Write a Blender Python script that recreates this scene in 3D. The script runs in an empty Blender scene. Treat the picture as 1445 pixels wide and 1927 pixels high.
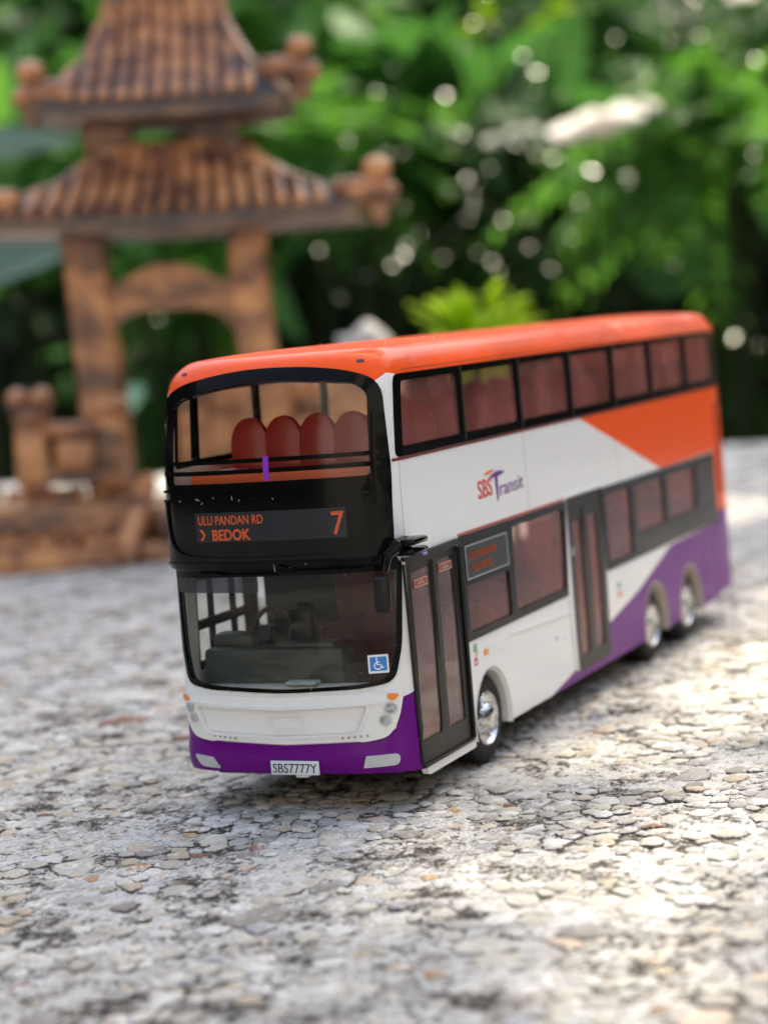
import bpy, bmesh, math, random
import numpy as np
from mathutils import Vector, Matrix
from mathutils.geometry import delaunay_2d_cdt

# one unit is one centimetre: a toy bus about 11 cm long on a pebbled wall top
random.seed(7); rng = np.random.default_rng(7)
sc = bpy.context.scene
R = math.radians
sc.unit_settings.scale_length = 0.01

# ------------------------------------------------------------------ camera, sky, sun
CAM = Vector((-15.5377, -7.2380, 4.1909))
RIGHT = Vector((0.41621321, -0.90517326, -0.08618543))
DOWN = Vector((-0.11871645, 0.03987694, -0.99212713))
FWD = Vector((0.90148376, 0.42316804, -0.09086165))
cd = bpy.data.cameras.new('camera'); cam = bpy.data.objects.new('camera', cd)
sc.collection.objects.link(cam); sc.camera = cam
m = Matrix((RIGHT, -DOWN, -FWD)).transposed().to_4x4(); m.translation = CAM
cam.matrix_world = m
cd.sensor_fit = 'HORIZONTAL'; cd.sensor_width = 36; cd.lens = 3803.9 / 1445 * 36
cd.clip_start = 0.5; cd.clip_end = 6000
cd.dof.use_dof = True; cd.dof.focus_distance = 17.3
cd.dof.aperture_fstop = 0.415; cd.dof.aperture_blades = 0

FH = Vector((FWD.x, FWD.y, 0)).normalized(); RH = Vector((RIGHT.x, RIGHT.y, 0)).normalized()
SUN_EL = R(56)
hd = (FH * 0.85 + RH * 0.42).normalized()
TOSUN = Vector((hd.x * math.cos(SUN_EL), hd.y * math.cos(SUN_EL), math.sin(SUN_EL)))
w = bpy.data.worlds.new('World'); sc.world = w; w.use_nodes = True
nt = w.node_tree; bg = nt.nodes['Background']
sky = nt.nodes.new('ShaderNodeTexSky'); sky.sky_type = 'NISHITA'; sky.sun_disc = False
sky.sun_elevation = SUN_EL; sky.sun_rotation = math.atan2(hd.x, hd.y)
sky.air_density = 1.0; sky.dust_density = 2.5; sky.ozone_density = 0.6
nt.links.new(sky.outputs[0], bg.inputs[0]); bg.inputs[1].default_value = 0.15
sd = bpy.data.lights.new('sun', 'SUN'); sd.energy = 2.2; sd.angle = R(0.53); sd.color = (1, .95, .86)
so = bpy.data.objects.new('sun', sd); sc.collection.objects.link(so)
so.rotation_euler = TOSUN.to_track_quat('Z', 'Y').to_euler(); so.location = TOSUN * 300
sc.view_settings.view_transform = 'Standard'; sc.view_settings.look = 'None'
sc.view_settings.gamma = 1; sc.view_settings.use_curve_mapping = False
sc.view_settings.exposure = 1.7
sc.view_settings.use_white_balance = True; sc.view_settings.white_balance_temperature = 7350; sc.view_settings.white_balance_tint = 7
sc.render.engine = 'CYCLES'
sc.cycles.use_denoising = True
sc.cycles.max_bounces = 8; sc.cycles.transparent_max_bounces = 16
sc.cycles.sample_clamp_indirect = 6
sc.cycles.caustics_reflective = False; sc.cycles.caustics_refractive = False

# ------------------------------------------------------------------ helpers
def link(o): sc.collection.objects.link(o); return o

def at(px, py, depth):
    """point seen at a place of the photograph at a given depth (used to plan where plants stand)"""
    return CAM + (FWD + RIGHT * ((px - 722.5) / 3803.9) + DOWN * ((py - 963.5) / 3803.9)) * depth

def mat(name, col, rough=.5, metal=0., coat=0., coat_rough=.05, spec=.5, noise=None, bump=None, trans=0., sss=0.):
    """principled material; noise=(scale, colour2, contrast lo, hi) mixes a second colour; bump=(scale, strength)"""
    M = bpy.data.materials.new(name); M.use_nodes = True
    n = M.node_tree.nodes; l = M.node_tree.links; b = n['Principled BSDF']
    b.inputs['Base Color'].default_value = (*col, 1); b.inputs['Roughness'].default_value = rough
    b.inputs['Metallic'].default_value = metal; b.inputs['Specular IOR Level'].default_value = spec
    b.inputs['Coat Weight'].default_value = coat; b.inputs['Coat Roughness'].default_value = coat_rough
    tc = n.new('ShaderNodeTexCoord')
    if noise:
        s, c2, lo, hi = noise
        t = n.new('ShaderNodeTexNoise'); t.inputs['Scale'].default_value = s; t.inputs['Detail'].default_value = 8
        t.inputs['Roughness'].default_value = .65
        r = n.new('ShaderNodeMapRange'); r.inputs[1].default_value = lo; r.inputs[2].default_value = hi
        x = n.new('ShaderNodeMix'); x.data_type = 'RGBA'
        x.inputs[6].default_value = (*col, 1); x.inputs[7].default_value = (*c2, 1)
        l.new(tc.outputs['Object'], t.inputs['Vector']); l.new(t.outputs[0], r.inputs[0])
        l.new(r.outputs[0], x.inputs[0]); l.new(x.outputs[2], b.inputs['Base Color'])
    if bump:
        t = n.new('ShaderNodeTexNoise'); t.inputs['Scale'].default_value = bump[0]; t.inputs['Detail'].default_value = 5
        bp = n.new('ShaderNodeBump'); bp.inputs['Strength'].default_value = bump[1]
        bp.inputs['Distance'].default_value = bump[2] if len(bump) > 2 else .02
        l.new(tc.outputs['Object'], t.inputs['Vector']); l.new(t.outputs[0], bp.inputs['Height'])
        l.new(bp.outputs[0], b.inputs['Normal'])
    return M

def glass_mat(name, tint, rough=.03, refl=1.0, scratch=True, haze=None):
    M = bpy.data.materials.new(name); M.use_nodes = True
    n = M.node_tree.nodes; l = M.node_tree.links
    n.remove(n['Principled BSDF']); out = n['Material Output']
    tr = n.new('ShaderNodeBsdfTransparent'); tr.inputs[0].default_value = (*tint, 1)
    gl = n.new('ShaderNodeBsdfGlossy'); gl.inputs['Roughness'].default_value = rough
    gl.inputs[0].default_value = (refl, refl, refl, 1)
    # Schlick reflectance of a thin sheet, the same from both sides
    ge = n.new('ShaderNodeNewGeometry'); dt = n.new('ShaderNodeVectorMath'); dt.operation = 'DOT_PRODUCT'
    l.new(ge.outputs['Incoming'], dt.inputs[0]); l.new(ge.outputs['Normal'], dt.inputs[1])
    def mth(op, *a):
        q = n.new('ShaderNodeMath'); q.operation = op
        for i, v in enumerate(a):
            if isinstance(v, (int, float)): q.inputs[i].default_value = v
            else: l.new(v, q.inputs[i])
        return q
    fr = mth('MULTIPLY_ADD', mth('POWER', mth('SUBTRACT', 1., mth('ABSOLUTE', dt.outputs['Value']).outputs[0]).outputs[0], 5.).outputs[0], .9, .05)
    mx = n.new('ShaderNodeMixShader')
    l.new(fr.outputs[0], mx.inputs[0]); l.new(tr.outputs[0], mx.inputs[1]); l.new(gl.outputs[0], mx.inputs[2])
    last = mx
    if haze:                                                      # dusty plastic; diffuse haze also painted in to lighten dark panes
        dh = n.new('ShaderNodeBsdfDiffuse'); dh.inputs[0].default_value = (*haze[1], 1); mh = n.new('ShaderNodeMixShader'); hn = n.new('ShaderNodeTexNoise'); hn.inputs['Scale'].default_value = .9; hn.inputs['Detail'].default_value = 3; hm = n.new('ShaderNodeMapRange'); hm.inputs[1].default_value = .35; hm.inputs[2].default_value = .65; hm.inputs[3].default_value = haze[0] * .45; hm.inputs[4].default_value = haze[0] * 1.7; hc = n.new('ShaderNodeTexCoord'); l.new(hc.outputs['Object'], hn.inputs['Vector']); l.new(hn.outputs[0], hm.inputs[0]); l.new(hm.outputs[0], mh.inputs[0])
        l.new(mx.outputs[0], mh.inputs[1]); l.new(dh.outputs[0], mh.inputs[2]); mx = mh; last = mh
    tc = n.new('ShaderNodeTexCoord')
    if scratch:
        # faint wiping marks and dust specks on the clear plastic
        mp = n.new('ShaderNodeMapping'); mp.inputs['Scale'].default_value = (14, 3, 60); mp.inputs['Rotation'].default_value = (.25, 0, 0)
        t = n.new('ShaderNodeTexNoise'); t.inputs['Scale'].default_value = 1; t.inputs['Detail'].default_value = 6
        r = n.new('ShaderNodeMapRange'); r.inputs[1].default_value = .60; r.inputs[2].default_value = .80; r.inputs[4].default_value = .09
        t2 = n.new('ShaderNodeTexNoise'); t2.inputs['Scale'].default_value = 38; t2.inputs['Detail'].default_value = 2
        r2 = n.new('ShaderNodeMapRange'); r2.inputs[1].default_value = .74; r2.inputs[2].default_value = .78; r2.inputs[4].default_value = .45
        ad = n.new('ShaderNodeMath'); ad.operation = 'MAXIMUM'
        df = n.new('ShaderNodeBsdfDiffuse'); df.inputs[0].default_value = (.62, .6, .6, 1)
        m2 = n.new('ShaderNodeMixShader')
        l.new(tc.outputs['Object'], mp.inputs[0]); l.new(mp.outputs[0], t.inputs[0]); l.new(t.outputs[0], r.inputs[0])
        l.new(tc.outputs['Object'], t2.inputs['Vector']); l.new(t2.outputs[0], r2.inputs[0])
        l.new(r.outputs[0], ad.inputs[0]); l.new(r2.outputs[0], ad.inputs[1])
        l.new(ad.outputs[0], m2.inputs[0]); l.new(mx.outputs[0], m2.inputs[1]); l.new(df.outputs[0], m2.inputs[2])
        last = m2
    t3 = n.new('ShaderNodeTexNoise'); t3.inputs['Scale'].default_value = 2.2
    bp = n.new('ShaderNodeBump'); bp.inputs['Strength'].default_value = .25; bp.inputs['Distance'].default_value = .03
    l.new(tc.outputs['Object'], t3.inputs['Vector']); l.new(t3.outputs[0], bp.inputs['Height'])
    l.new(bp.outputs[0], gl.inputs['Normal'])
    l.new(last.outputs[0], out.inputs[0])
    return M

def mk(name, verts, faces, mats, parent=None, idx=None, smooth=True, angle=35):
    me = bpy.data.meshes.new(name); me.from_pydata([tuple(map(float, v)) for v in verts], [], faces)
    for x in (mats if isinstance(mats, (list, tuple)) else [mats]): me.materials.append(x)
    if idx is not None: me.polygons.foreach_set('material_index', idx)
    me.update()
    if smooth:
        me.polygons.foreach_set('use_smooth', [True] * len(me.polygons))
        me.set_sharp_from_angle(angle=R(angle))
    o = link(bpy.data.objects.new(name, me))
    if parent is not None: o.parent = parent
    return o

def bmk(name, bm, mats, parent=None, smooth=True, angle=35):
    me = bpy.data.meshes.new(name); bmesh.ops.recalc_face_normals(bm, faces=bm.faces); bm.to_mesh(me); bm.free()
    for x in (mats if isinstance(mats, (list, tuple)) else [mats]): me.materials.append(x)
    if smooth:
        me.polygons.foreach_set('use_smooth', [True] * len(me.polygons)); me.set_sharp_from_angle(angle=R(angle))
    o = link(bpy.data.objects.new(name, me))
    if parent is not None: o.parent = parent
    return o

def box(bm, c, s, bev=0., seg=2, rot=None, mi=0):
    r = bmesh.ops.create_cube(bm, size=1); vs = r['verts']
    for v in vs: v.co = Vector((v.co.x * s[0], v.co.y * s[1], v.co.z * s[2]))
    fs = list({f for v in vs for f in v.link_faces})
    if bev:
        es = list({e for v in vs for e in v.link_edges})
        q = bmesh.ops.bevel(bm, geom=es, offset=bev, segments=seg, affect='EDGES', profile=.5)
        vs = list({v for f in q['faces'] for v in f.verts} | {v for v in vs if v.is_valid})
        fs = list({f for v in vs for f in v.link_faces})
    for v in vs:
        if rot is not None: v.co = rot @ v.co
        v.co += Vector(c)
    for f in fs: f.material_index = mi

def tube(bm, pts, rad, seg=8, cap=True, mi=0):
    pts = [Vector(p) for p in pts]; rad = rad if isinstance(rad, (list, tuple)) else [rad] * len(pts)
    rings = []; up = None
    for i, p in enumerate(pts):
        d = (pts[min(i + 1, len(pts) - 1)] - pts[max(i - 1, 0)]).normalized()
        if up is None: up = d.orthogonal().normalized()
        a = (up - d * up.dot(d)).normalized(); up = a; b = d.cross(a)
        rings.append([bm.verts.new(p + (a * math.cos(t) + b * math.sin(t)) * rad[i]) for t in [2 * math.pi * k / seg for k in range(seg)]])
    for r0, r1 in zip(rings, rings[1:]):
        for k in range(seg): f = bm.faces.new((r0[k], r0[(k + 1) % seg], r1[(k + 1) % seg], r1[k])); f.material_index = mi
    if cap: bm.faces.new(rings[0][::-1]).material_index = mi; bm.faces.new(rings[-1]).material_index = mi

def lathe(bm, prof, c, axis='y', seg=32, mi=0):
    """profile = (radius, along axis)"""
    rings = []
    for r, h in prof:
        ring = []
        for k in range(seg):
            t = 2 * math.pi * k / seg
            p = (r * math.cos(t), h, r * math.sin(t)) if axis == 'y' else (r * math.cos(t), r * math.sin(t), h)
            ring.append(bm.verts.new(Vector(p) + Vector(c)))
        rings.append(ring)
    for a, b in zip(rings, rings[1:]):
        for k in range(seg): bm.faces.new((a[k], a[(k + 1) % seg], b[(k + 1) % seg], b[k])).material_index = mi
    bm.faces.new(rings[0][::-1]).material_index = mi; bm.faces.new(rings[-1]).material_index = mi

def ball(bm, c, r, sub=2, squash=(1, 1, 1)):
    q = bmesh.ops.create_icosphere(bm, subdivisions=sub, radius=r)
    for v in q['verts']: v.co = Vector((v.co.x * squash[0], v.co.y * squash[1], v.co.z * squash[2])) + Vector(c)

def tag(o, label=None, cat=None, group=None, kind=None):
    if label: o['label'] = label
    if cat: o['category'] = cat
    if group: o['group'] = group
    if kind: o['kind'] = kind
    return o

def empty(name, loc=(0, 0, 0), rz=0):
    o = link(bpy.data.objects.new(name, None)); o.location = loc; o.rotation_euler = (0, 0, rz); o.empty_display_size = .5
    return o

# ------------------------------------------------------------------ materials
def paint(name, col, flake=0., rough=.32, coat=.35):
    M = mat(name, col, rough, coat=coat, coat_rough=.04, spec=.15, bump=(5, .12, .01))
    n = M.node_tree.nodes; l = M.node_tree.links; b = n['Principled BSDF']
    tc = [x for x in n if x.type == 'TEX_COORD'][0]
    t = n.new('ShaderNodeTexNoise'); t.inputs['Scale'].default_value = 60 if flake else 26; t.inputs['Detail'].default_value = 2 if flake else 4
    r = n.new('ShaderNodeMapRange'); r.inputs[1].default_value = .68 if flake else .76; r.inputs[2].default_value = .76 if flake else .80
    r.inputs[4].default_value = flake if flake else .45
    x = n.new('ShaderNodeMix'); x.data_type = 'RGBA'
    c2 = tuple(min(1, c * 2.2 + .08) for c in col) if flake else (.45, .43, .4)
    x.inputs[6].default_value = (*col, 1); x.inputs[7].default_value = (*c2, 1)
    l.new(tc.outputs['Object'], t.inputs['Vector']); l.new(t.outputs[0], r.inputs[0]); l.new(r.outputs[0], x.inputs[0])
    l.new(x.outputs[2], b.inputs['Base Color'])
    return M
M_white = paint('white_paint', (.82, .82, .81))
M_orange = paint('orange_paint', (.92, .092, .006), rough=.34, coat=.15)
M_purple = paint('purple_metallic_paint', (.140, .002, .205), flake=.08, rough=.4, coat=.10)
M_black = mat('black_gloss_plastic', (.004, .004, .004), .14, spec=.12, noise=(55, (.22, .21, .20), .735, .77), bump=(25, .08, .01))
M_blackm = mat('black_matt_plastic', (.010, .009, .009), .4, spec=.3, noise=(30, (.035, .03, .026), .65, .85), bump=(30, .15, .01))
M_display = mat('display_film', (.016, .018, .024), .3, spec=.25)
M_led = mat('orange_lettering', (.55, .085, .02), .5)
M_ledside = mat('dim_orange_lettering', (.42, .07, .02), .5)
M_red = mat('red_seat_plastic', (.26, .016, .010), .42, noise=(3, (.32, .028, .018), .4, .7), bump=(8, .1))
M_redp = mat('dark_red_lining', (.42, .07, .05), .5, noise=(3, (.34, .07, .05), .4, .7))
M_ceil = mat('dark_grey_lining', (.05, .05, .048), .6)
M_dash = mat('grey_green_plastic', (.030, .040, .031), .5, noise=(9, (.045, .055, .043), .45, .75), bump=(14, .2))
M_glass = glass_mat('clear_plastic_glazing', (.98, .98, .97), rough=.05, refl=.5)
M_wind = glass_mat('smoked_windscreen', (.84, .86, .83), rough=.04, refl=.35)
M_tint = glass_mat('tinted_glazing', (.88, .70, .68), rough=.2, refl=.9, haze=(.26, (.46, .17, .15)))
M_door = glass_mat('door_glazing', (.85, .76, .74), .08, haze=(.22, (.50, .30, .27)))
M_far = glass_mat('far_glazing', (.98, .96, .94), rough=.1, refl=.6, scratch=False)
M_shade = glass_mat('blue_grey_sun_strip', (.35, .38, .44), rough=.3, scratch=False)
M_rubber = mat('tyre_rubber', (.016, .014, .014), .65, spec=.3, noise=(12, (.035, .03, .027), .5, .8), bump=(20, .2))
M_chrome = mat('chromed_rim', (.62, .62, .63), .2, metal=1., bump=(14, .5, .02))
M_amber = mat('amber_lens', (.85, .25, .02), .3, coat=.5)
M_lens = mat('headlight_lens', (.50, .51, .52), .25, metal=.3, noise=(20, (.22, .22, .23), .45, .6))
M_fog = mat('silver_print', (.52, .55, .55), .35, noise=(25, (.4, .42, .42), .5, .8))
M_plate = mat('white_plate', (.72, .75, .82), .4)
M_ink = mat('black_ink', (.01, .01, .012), .5)
M_blue = mat('blue_sticker', (.02, .20, .60), .4)
M_stick = mat('white_sticker', (.8, .82, .85), .4)
M_lred = mat('logo_red', (.62, .035, .022), .4)
M_lpur = mat('logo_purple', (.14, .02, .20), .4)
M_lor = mat('logo_orange', (.85, .16, .05), .4)
M_green = mat('green_sticker', (.02, .35, .10), .4)
M_notice = mat('dull_red_notice', (.34, .05, .025), .5); M_nprint = mat('notice_print_ink', (.50, .36, .30), .5)
M_cream = mat('cream_arch_plastic', (.40, .36, .32), .5, spec=.2)
M_arch = mat('white_arch_plastic', (.70, .70, .68), .4)

# ------------------------------------------------------------------ bus: surface that every panel is wrapped on
W, YC, XR = 2.32, 1.16, 10.72
A_, N_, X0, BOW = .38, 4.0, -.08, .09
tt = np.linspace(0, 1, 400) ** .6
tt = np.concatenate([tt[tt < .8], np.sin(np.linspace(math.asin(.8), math.pi / 2, 300))])
fx = X0 + BOW * tt ** 2 + A_ * (1 - (1 - np.clip(tt, 0, 1) ** N_) ** (1 / N_)); fy = YC - YC * tt
xs = float(fx[-1]); RR = .16
sx = np.linspace(xs, XR - RR, 60)[1:]; th = np.linspace(0, math.pi / 2, 24)[1:]
px = np.concatenate([fx, sx, XR - RR + RR * np.sin(th), [XR] * 10]); py = np.concatenate([fy, sx * 0, RR - RR * np.cos(th), np.linspace(RR, YC, 11)[1:]])
sl = np.concatenate([[0], np.cumsum(np.hypot(np.diff(px), np.diff(py)))])
sl = sl - sl[len(fx) - 1] + xs            # so that u == x along the side
UC, UR = float(sl[0]), float(sl[-1])
tx = np.gradient(px, sl); ty = np.gradient(py, sl)
ZT, RH_, RV_ = 3.70, .24, .33
VA = .29 * math.pi / 2
XM = XR / 2
RK = np.array([(.2, .10), (.30, .03), (.40, -.03), (.56, -.035), (.63, .0), (1.08, .0), (1.2, .015), (2.1, .05), (2.17, .045), (2.24, -.02), (2.7, -.01), (3.1, .02), (3.5, .08), (3.72, .12), (3.9, .15), (4.3, .22)])
def fu(y):                                # arc position of a point on the front, given its y
    t = abs(YC - y); u = float(np.interp(t, YC - fy, sl[:len(fx)]))
    return u if y <= YC else 2 * UC - u
def off(u): return 2 * UC - u             # same place on the far side of the bus
def surf0(u, v):
    u = np.asarray(u, float); v = np.asarray(v, float)
    mir = u < UC; uu = np.where(mir, 2 * UC - u, u)
    X = np.interp(uu, sl, px); Y = np.interp(uu, sl, py); nx = np.interp(uu, sl, ty); ny = -np.interp(uu, sl, tx)
    ln = np.hypot(nx, ny) + 1e-9; nx = -nx / ln * -1; ny = ny / ln
    a = np.clip((v - ZT) / VA, 0, 1) * math.pi / 2
    ins = RH_ * (1 - np.cos(a)); z = np.where(v > ZT, ZT + RV_ * np.sin(a), v)
    X = XM + (X - XM) * (1 - ins / (XR - XM)); Y = YC + (Y - YC) * (1 - ins / YC)
    ww = np.clip(1 - (X - .35) / .9, 0, 1); ww = ww * ww * (3 - 2 * ww)
    X = X + np.interp(z, RK[:, 0], RK[:, 1]) * ww
    Y = Y + .03 * np.clip((z - 1.2) / 2.6, 0, 1) * (1 - 2 * (Y > YC) * 1.0) * np.clip(abs(Y - YC) / YC, 0, 1)
    Y = np.where(mir, 2 * YC - Y, Y)
    return np.stack([X, Y, z], -1)
def surf(u, v, o=0.):
    e = 2e-3
    P = surf0(u, v)
    du = surf0(np.asarray(u) + e, v) - surf0(np.asarray(u) - e, v); dv = surf0(u, np.asarray(v) + e) - surf0(u, np.asarray(v) - e)
    n = np.cross(du, dv); n /= (np.linalg.norm(n, axis=-1, keepdims=True) + 1e-12)
    return P + n * o, n

def inside(poly, P):
    x, y = P[:, 0], P[:, 1]; q = np.zeros(len(P), bool); n = len(poly)
    a = np.asarray(poly)
    for i in range(n):
        x1, y1 = a[i]; x2, y2 = a[(i + 1) % n]
        if y1 == y2: continue
        c = ((y1 > y) != (y2 > y)) & (x < (x2 - x1) * (y - y1) / (y2 - y1) + x1); q ^= c
    return q

def dens(poly, step=.12):
    o = []
    for i in range(len(poly)):
        a = np.array(poly[i]); b = np.array(poly[(i + 1) % len(poly)]); n = max(1, int(np.ceil(np.linalg.norm(b - a) / step)))
        for k in range(n): o.append(tuple(a + (b - a) * k / n))
    return o

def rr(u0, v0, u1, v1, r=.05, n=4):
    o = []
    for cx, cy, a0 in ((u1 - r, v1 - r, 0), (u0 + r, v1 - r, 90), (u0 + r, v0 + r, 180), (u1 - r, v0 + r, 270)):
        for k in range(n + 1): a = R(a0 + 90 * k / n); o.append((cx + r * math.cos(a), cy + r * math.sin(a)))
    return o

def rnd(poly, r=.05, n=4):
    """round the corners of a polygon"""
    o = []; P = [np.array(p, float) for p in poly]; L = len(P)
    for i in range(L):
        p0, p1, p2 = P[i - 1], P[i], P[(i + 1) % L]
        rr_ = r[i] if isinstance(r, (list, tuple)) else r
        d0 = p0 - p1; d1 = p2 - p1; q = min(rr_, np.linalg.norm(d0) * .48, np.linalg.norm(d1) * .48)
        if q < 1e-4: o.append(tuple(p1)); continue
        a = p1 + d0 / np.linalg.norm(d0) * q; b = p1 + d1 / np.linalg.norm(d1) * q
        for k in range(n + 1):
            t = k / n; o.append(tuple((1 - t) ** 2 * a + 2 * t * (1 - t) * p1 + t * t * b))
    return o

def panel(name, outer, holes=(), mats=None, parent=None, o1=0., o2=-.05, regions=(), grid=(.25, .25), extra=(), plane=None, evenodd=None, bulge=None, closed=True):
    """a solid panel cut from the bus surface; regions = [(polygon, material index)];
    evenodd = list of contours (lettering) instead of outer/holes; plane = own mapping instead of the bus surface"""
    loops = evenodd if evenodd is not None else [outer] + list(holes)
    cons = [dens(p) for p in loops] + [dens(p[0]) for p in regions] + [dens(p) for p in extra]
    V = []; E = []
    for c in cons:
        s = len(V); V += c; E += [(s + k, s + (k + 1) % len(c)) for k in range(len(c))]
    A = np.array([p for l in loops for p in l]); lo = A.min(0); hi = A.max(0)
    if grid and evenodd is None:
        gu, gv = grid
        us = []; u = lo[0]
        while u < hi[0]:
            us.append(u); d = min(abs(u - xs + .12), abs(u - off(xs) - .12)); front = abs(u - UC) < 1.7
            u += gu * (.2 if d < .28 else (.5 if front else 1))
        vs = []; v = lo[1]
        while v < hi[1]:
            vs.append(v); v += gv * (.22 if v > ZT - .02 else .5 if v < .7 else 1)
        G = np.array([(a + (1e-3 * ((i * 7) % 5)), b + 1e-3 * ((j * 3) % 5)) for i, a in enumerate(us[1:]) for j, b in enumerate(vs[1:])])
        if len(G):
            k = inside(loops[0], G)
            for h in loops[1:]: k &= ~inside(h, G)
            V += [tuple(p) for p in G[k]]
    r = delaunay_2d_cdt([Vector(p) for p in V], E, [], 1, 1e-5)
    P = np.array([tuple(v) for v in r[0]]); F = [f for f in r[2]]
    C = np.array([P[list(f)].mean(0) for f in F])
    if evenodd is not None:
        k = np.zeros(len(C), bool)
        for l in loops: k ^= inside(l, C)
    else:
        k = inside(loops[0], C)
        for h in loops[1:]: k &= ~inside(h, C)
    mi = np.zeros(len(C), int)
    for poly, idx in regions: mi[inside(poly, C)] = idx
    F = [f for f, q in zip(F, k) if q]; mi = mi[k]
    used = sorted({i for f in F for i in f}); mp = {j: i for i, j in enumerate(used)}
    P = P[used]; F = [tuple(mp[i] for i in f) for f in F]
    mpn = plane or surf
    bo = bulge(P) if bulge is not None else 0
    if bulge is not None:
        base, nn = mpn(P[:, 0], P[:, 1], o1); top = base + nn * bo[:, None]
    else: top, _ = mpn(P[:, 0], P[:, 1], o1)
    n = len(P); cnt = {}
    for q, f in enumerate(F):
        for a, b in zip(f, f[1:] + f[:1]): cnt[(a, b)] = q
    if closed:
        bot, _ = mpn(P[:, 0], P[:, 1], o2)
        verts = np.concatenate([top, bot]); faces = list(F) + [tuple(i + n for i in f[::-1]) for f in F]; idx = list(mi) + list(mi)
        for (a, b), q in cnt.items():
            if (b, a) not in cnt: faces.append((b, a, a + n, b + n)); idx.append(mi[q])
    else: verts, faces, idx = top, list(F), list(mi)
    return mk(name, verts, faces, mats, parent, [int(i) for i in idx])

def text_loops(s, h=.1, wscale=1., bold=0., shear=0.):
    """contours of a line of lettering, base line at v = 0, starting at u = 0"""
    cu = bpy.data.curves.new('t', 'FONT'); cu.body = s; cu.size = 1; cu.offset = bold; cu.resolution_u = 3; cu.shear = shear
    o = link(bpy.data.objects.new('t', cu)); dg = bpy.context.evaluated_depsgraph_get(); dg.update()
    me = o.evaluated_get(dg).to_mesh()
    bm = bmesh.new(); bm.from_mesh(me); bmesh.ops.remove_doubles(bm, verts=bm.verts, dist=1e-5)
    be = [e for e in bm.edges if len(e.link_faces) == 1]; loops = []; seen = set()
    for e in be:
        if e in seen: continue
        st = e.verts[0]; cur = e.verts[1]; seen.add(e); lp = [st.co.xy[:], ]
        while cur is not st:
            lp.append(cur.co.xy[:])
            nx_ = [q for q in cur.link_edges if len(q.link_faces) == 1 and q not in seen]
            if not nx_: break
            seen.add(nx_[0]); cur = nx_[0].other_vert(cur)
        if len(lp) > 2: loops.append(lp)
    bm.free(); o.evaluated_get(dg).to_mesh_clear(); bpy.data.objects.remove(o); bpy.data.curves.remove(cu)
    A = np.array([p for l in loops for p in l]); x0 = A[:, 0].min(); k = h / .72
    return [[((x - x0) * k * wscale, y * k) for x, y in l] for l in loops]
def tw(loops): A = np.array([p for l in loops for p in l]); return A[:, 0].max()
def shift(loops, du, dv): return [[(x + du, y + dv) for x, y in l] for l in loops]
def lettering(s, u, v, h, width, m_, parent, o1, bold=0., plane=None, name='lettering', rise=0.):
    """lettering fitted to a width, reading in +u from (u, v)"""
    L = text_loops(s, h, 1., bold); k = width / tw(L); L = [[(x * k + u, y + v + rise * (x * k)) for x, y in l] for l in L]
    return panel(name, None, mats=[m_], parent=parent, o1=o1, o2=o1 - .004, evenodd=L, plane=plane)

# ------------------------------------------------------------------ toy bus
bus = empty('toy_bus')
tag(bus, 'white, orange and purple double-decker toy bus on the pebbled wall top', 'toy bus')
ZB = .31
# purple, orange areas of the side and front
F_ = fu
def side_regions(f):
    pur = [(3.45, .2), (3.45, .30), (4.26, .43), (5.50, .74), (6.6, .93), (7.95, 1.27), (10.13, 1.30), (10.13, 1.43), (UR + .1, 1.47), (UR + .1, .2)]
    ora = [(5.06, 3.03), (7.80, 2.22), (10.13, 2.22), (10.13, 1.43), (UR + .1, 1.47), (UR + .1, 3.86), (5.06, 3.86)]
    noz = [(xs - .01, .2), (xs - .01, .98), (.42, .98), (.42, .2)]
    return [([(f(a), b) for a, b in p], i) for p, i in ((pur, 2), (ora, 1))]
front_pur = [(F_(W) , .2), (off(.46), .2), (off(.46), .98), (F_(W - .02), 1.04), (F_(2.22), .98), (F_(2.17), .72), (F_(2.02), .64), (F_(1.16), .605),
             (F_(.30), .65), (F_(.15), .73), (F_(.08), 1.0), (F_(.015), 1.03), (.46, .98), (.46, .2)]
roof_or = [(off(UR) - .1, 3.771), (off(.3), 3.771), (F_(2.30), 3.79), (F_(2.2), 3.72), (F_(1.16), 3.80), (F_(.14), 3.72), (F_(.03), 3.79), (.3, 3.771), (UR + .1, 3.771), (UR + .1, 5), (off(UR) - .1, 5)]

def arch(xc, r=.47, f=lambda x: x, zc=.40):
    a = [R(x) for x in np.linspace(180 + 20, -20, 22)]
    p = [(f(xc + r * math.cos(t)), zc + (r + .06) * math.sin(t)) for t in a]
    return [(f(xc - r + .03), .15)] + [q for q in p if q[1] > .2] + [(f(xc + r - .03), .15)]
WX = (1.94, 7.20, 8.66)
band_up = [(.245, 3.075), (.245, 3.765), (10.5, 3.765), (10.58, 3.06), (10.4, 3.06)]
band_up = rnd([(.245, 3.065), (.235, 3.77), (10.50, 3.77), (10.58, 3.06)], .07)
band_lo = rnd([(1.43, 1.235), (1.43, 2.215), (4.36, 2.215), (4.22, 1.235)], .03)
band_re = rnd([(5.52, 1.30), (5.52, 2.225), (10.10, 2.205), (10.10, 1.30)], .04)
door1 = rnd([(.235, .335), (.215, 2.15), (1.42, 2.15), (1.42, .335)], .03)
door2 = rnd([(4.36, .39), (4.40, 2.235), (5.52, 2.235), (5.46, .39)], .03)
wsc = rnd([(F_(2.265), 2.19), (F_(2.235), 1.45), (F_(2.17), 1.14), (F_(1.9), 1.095), (F_(1.16), 1.07), (F_(.42), 1.095), (F_(.13), 1.14), (F_(.065), 1.45), (F_(.03), 2.19)], [.02, .1, .1, .1, .1, .1, .1, .1, .02])
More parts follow.
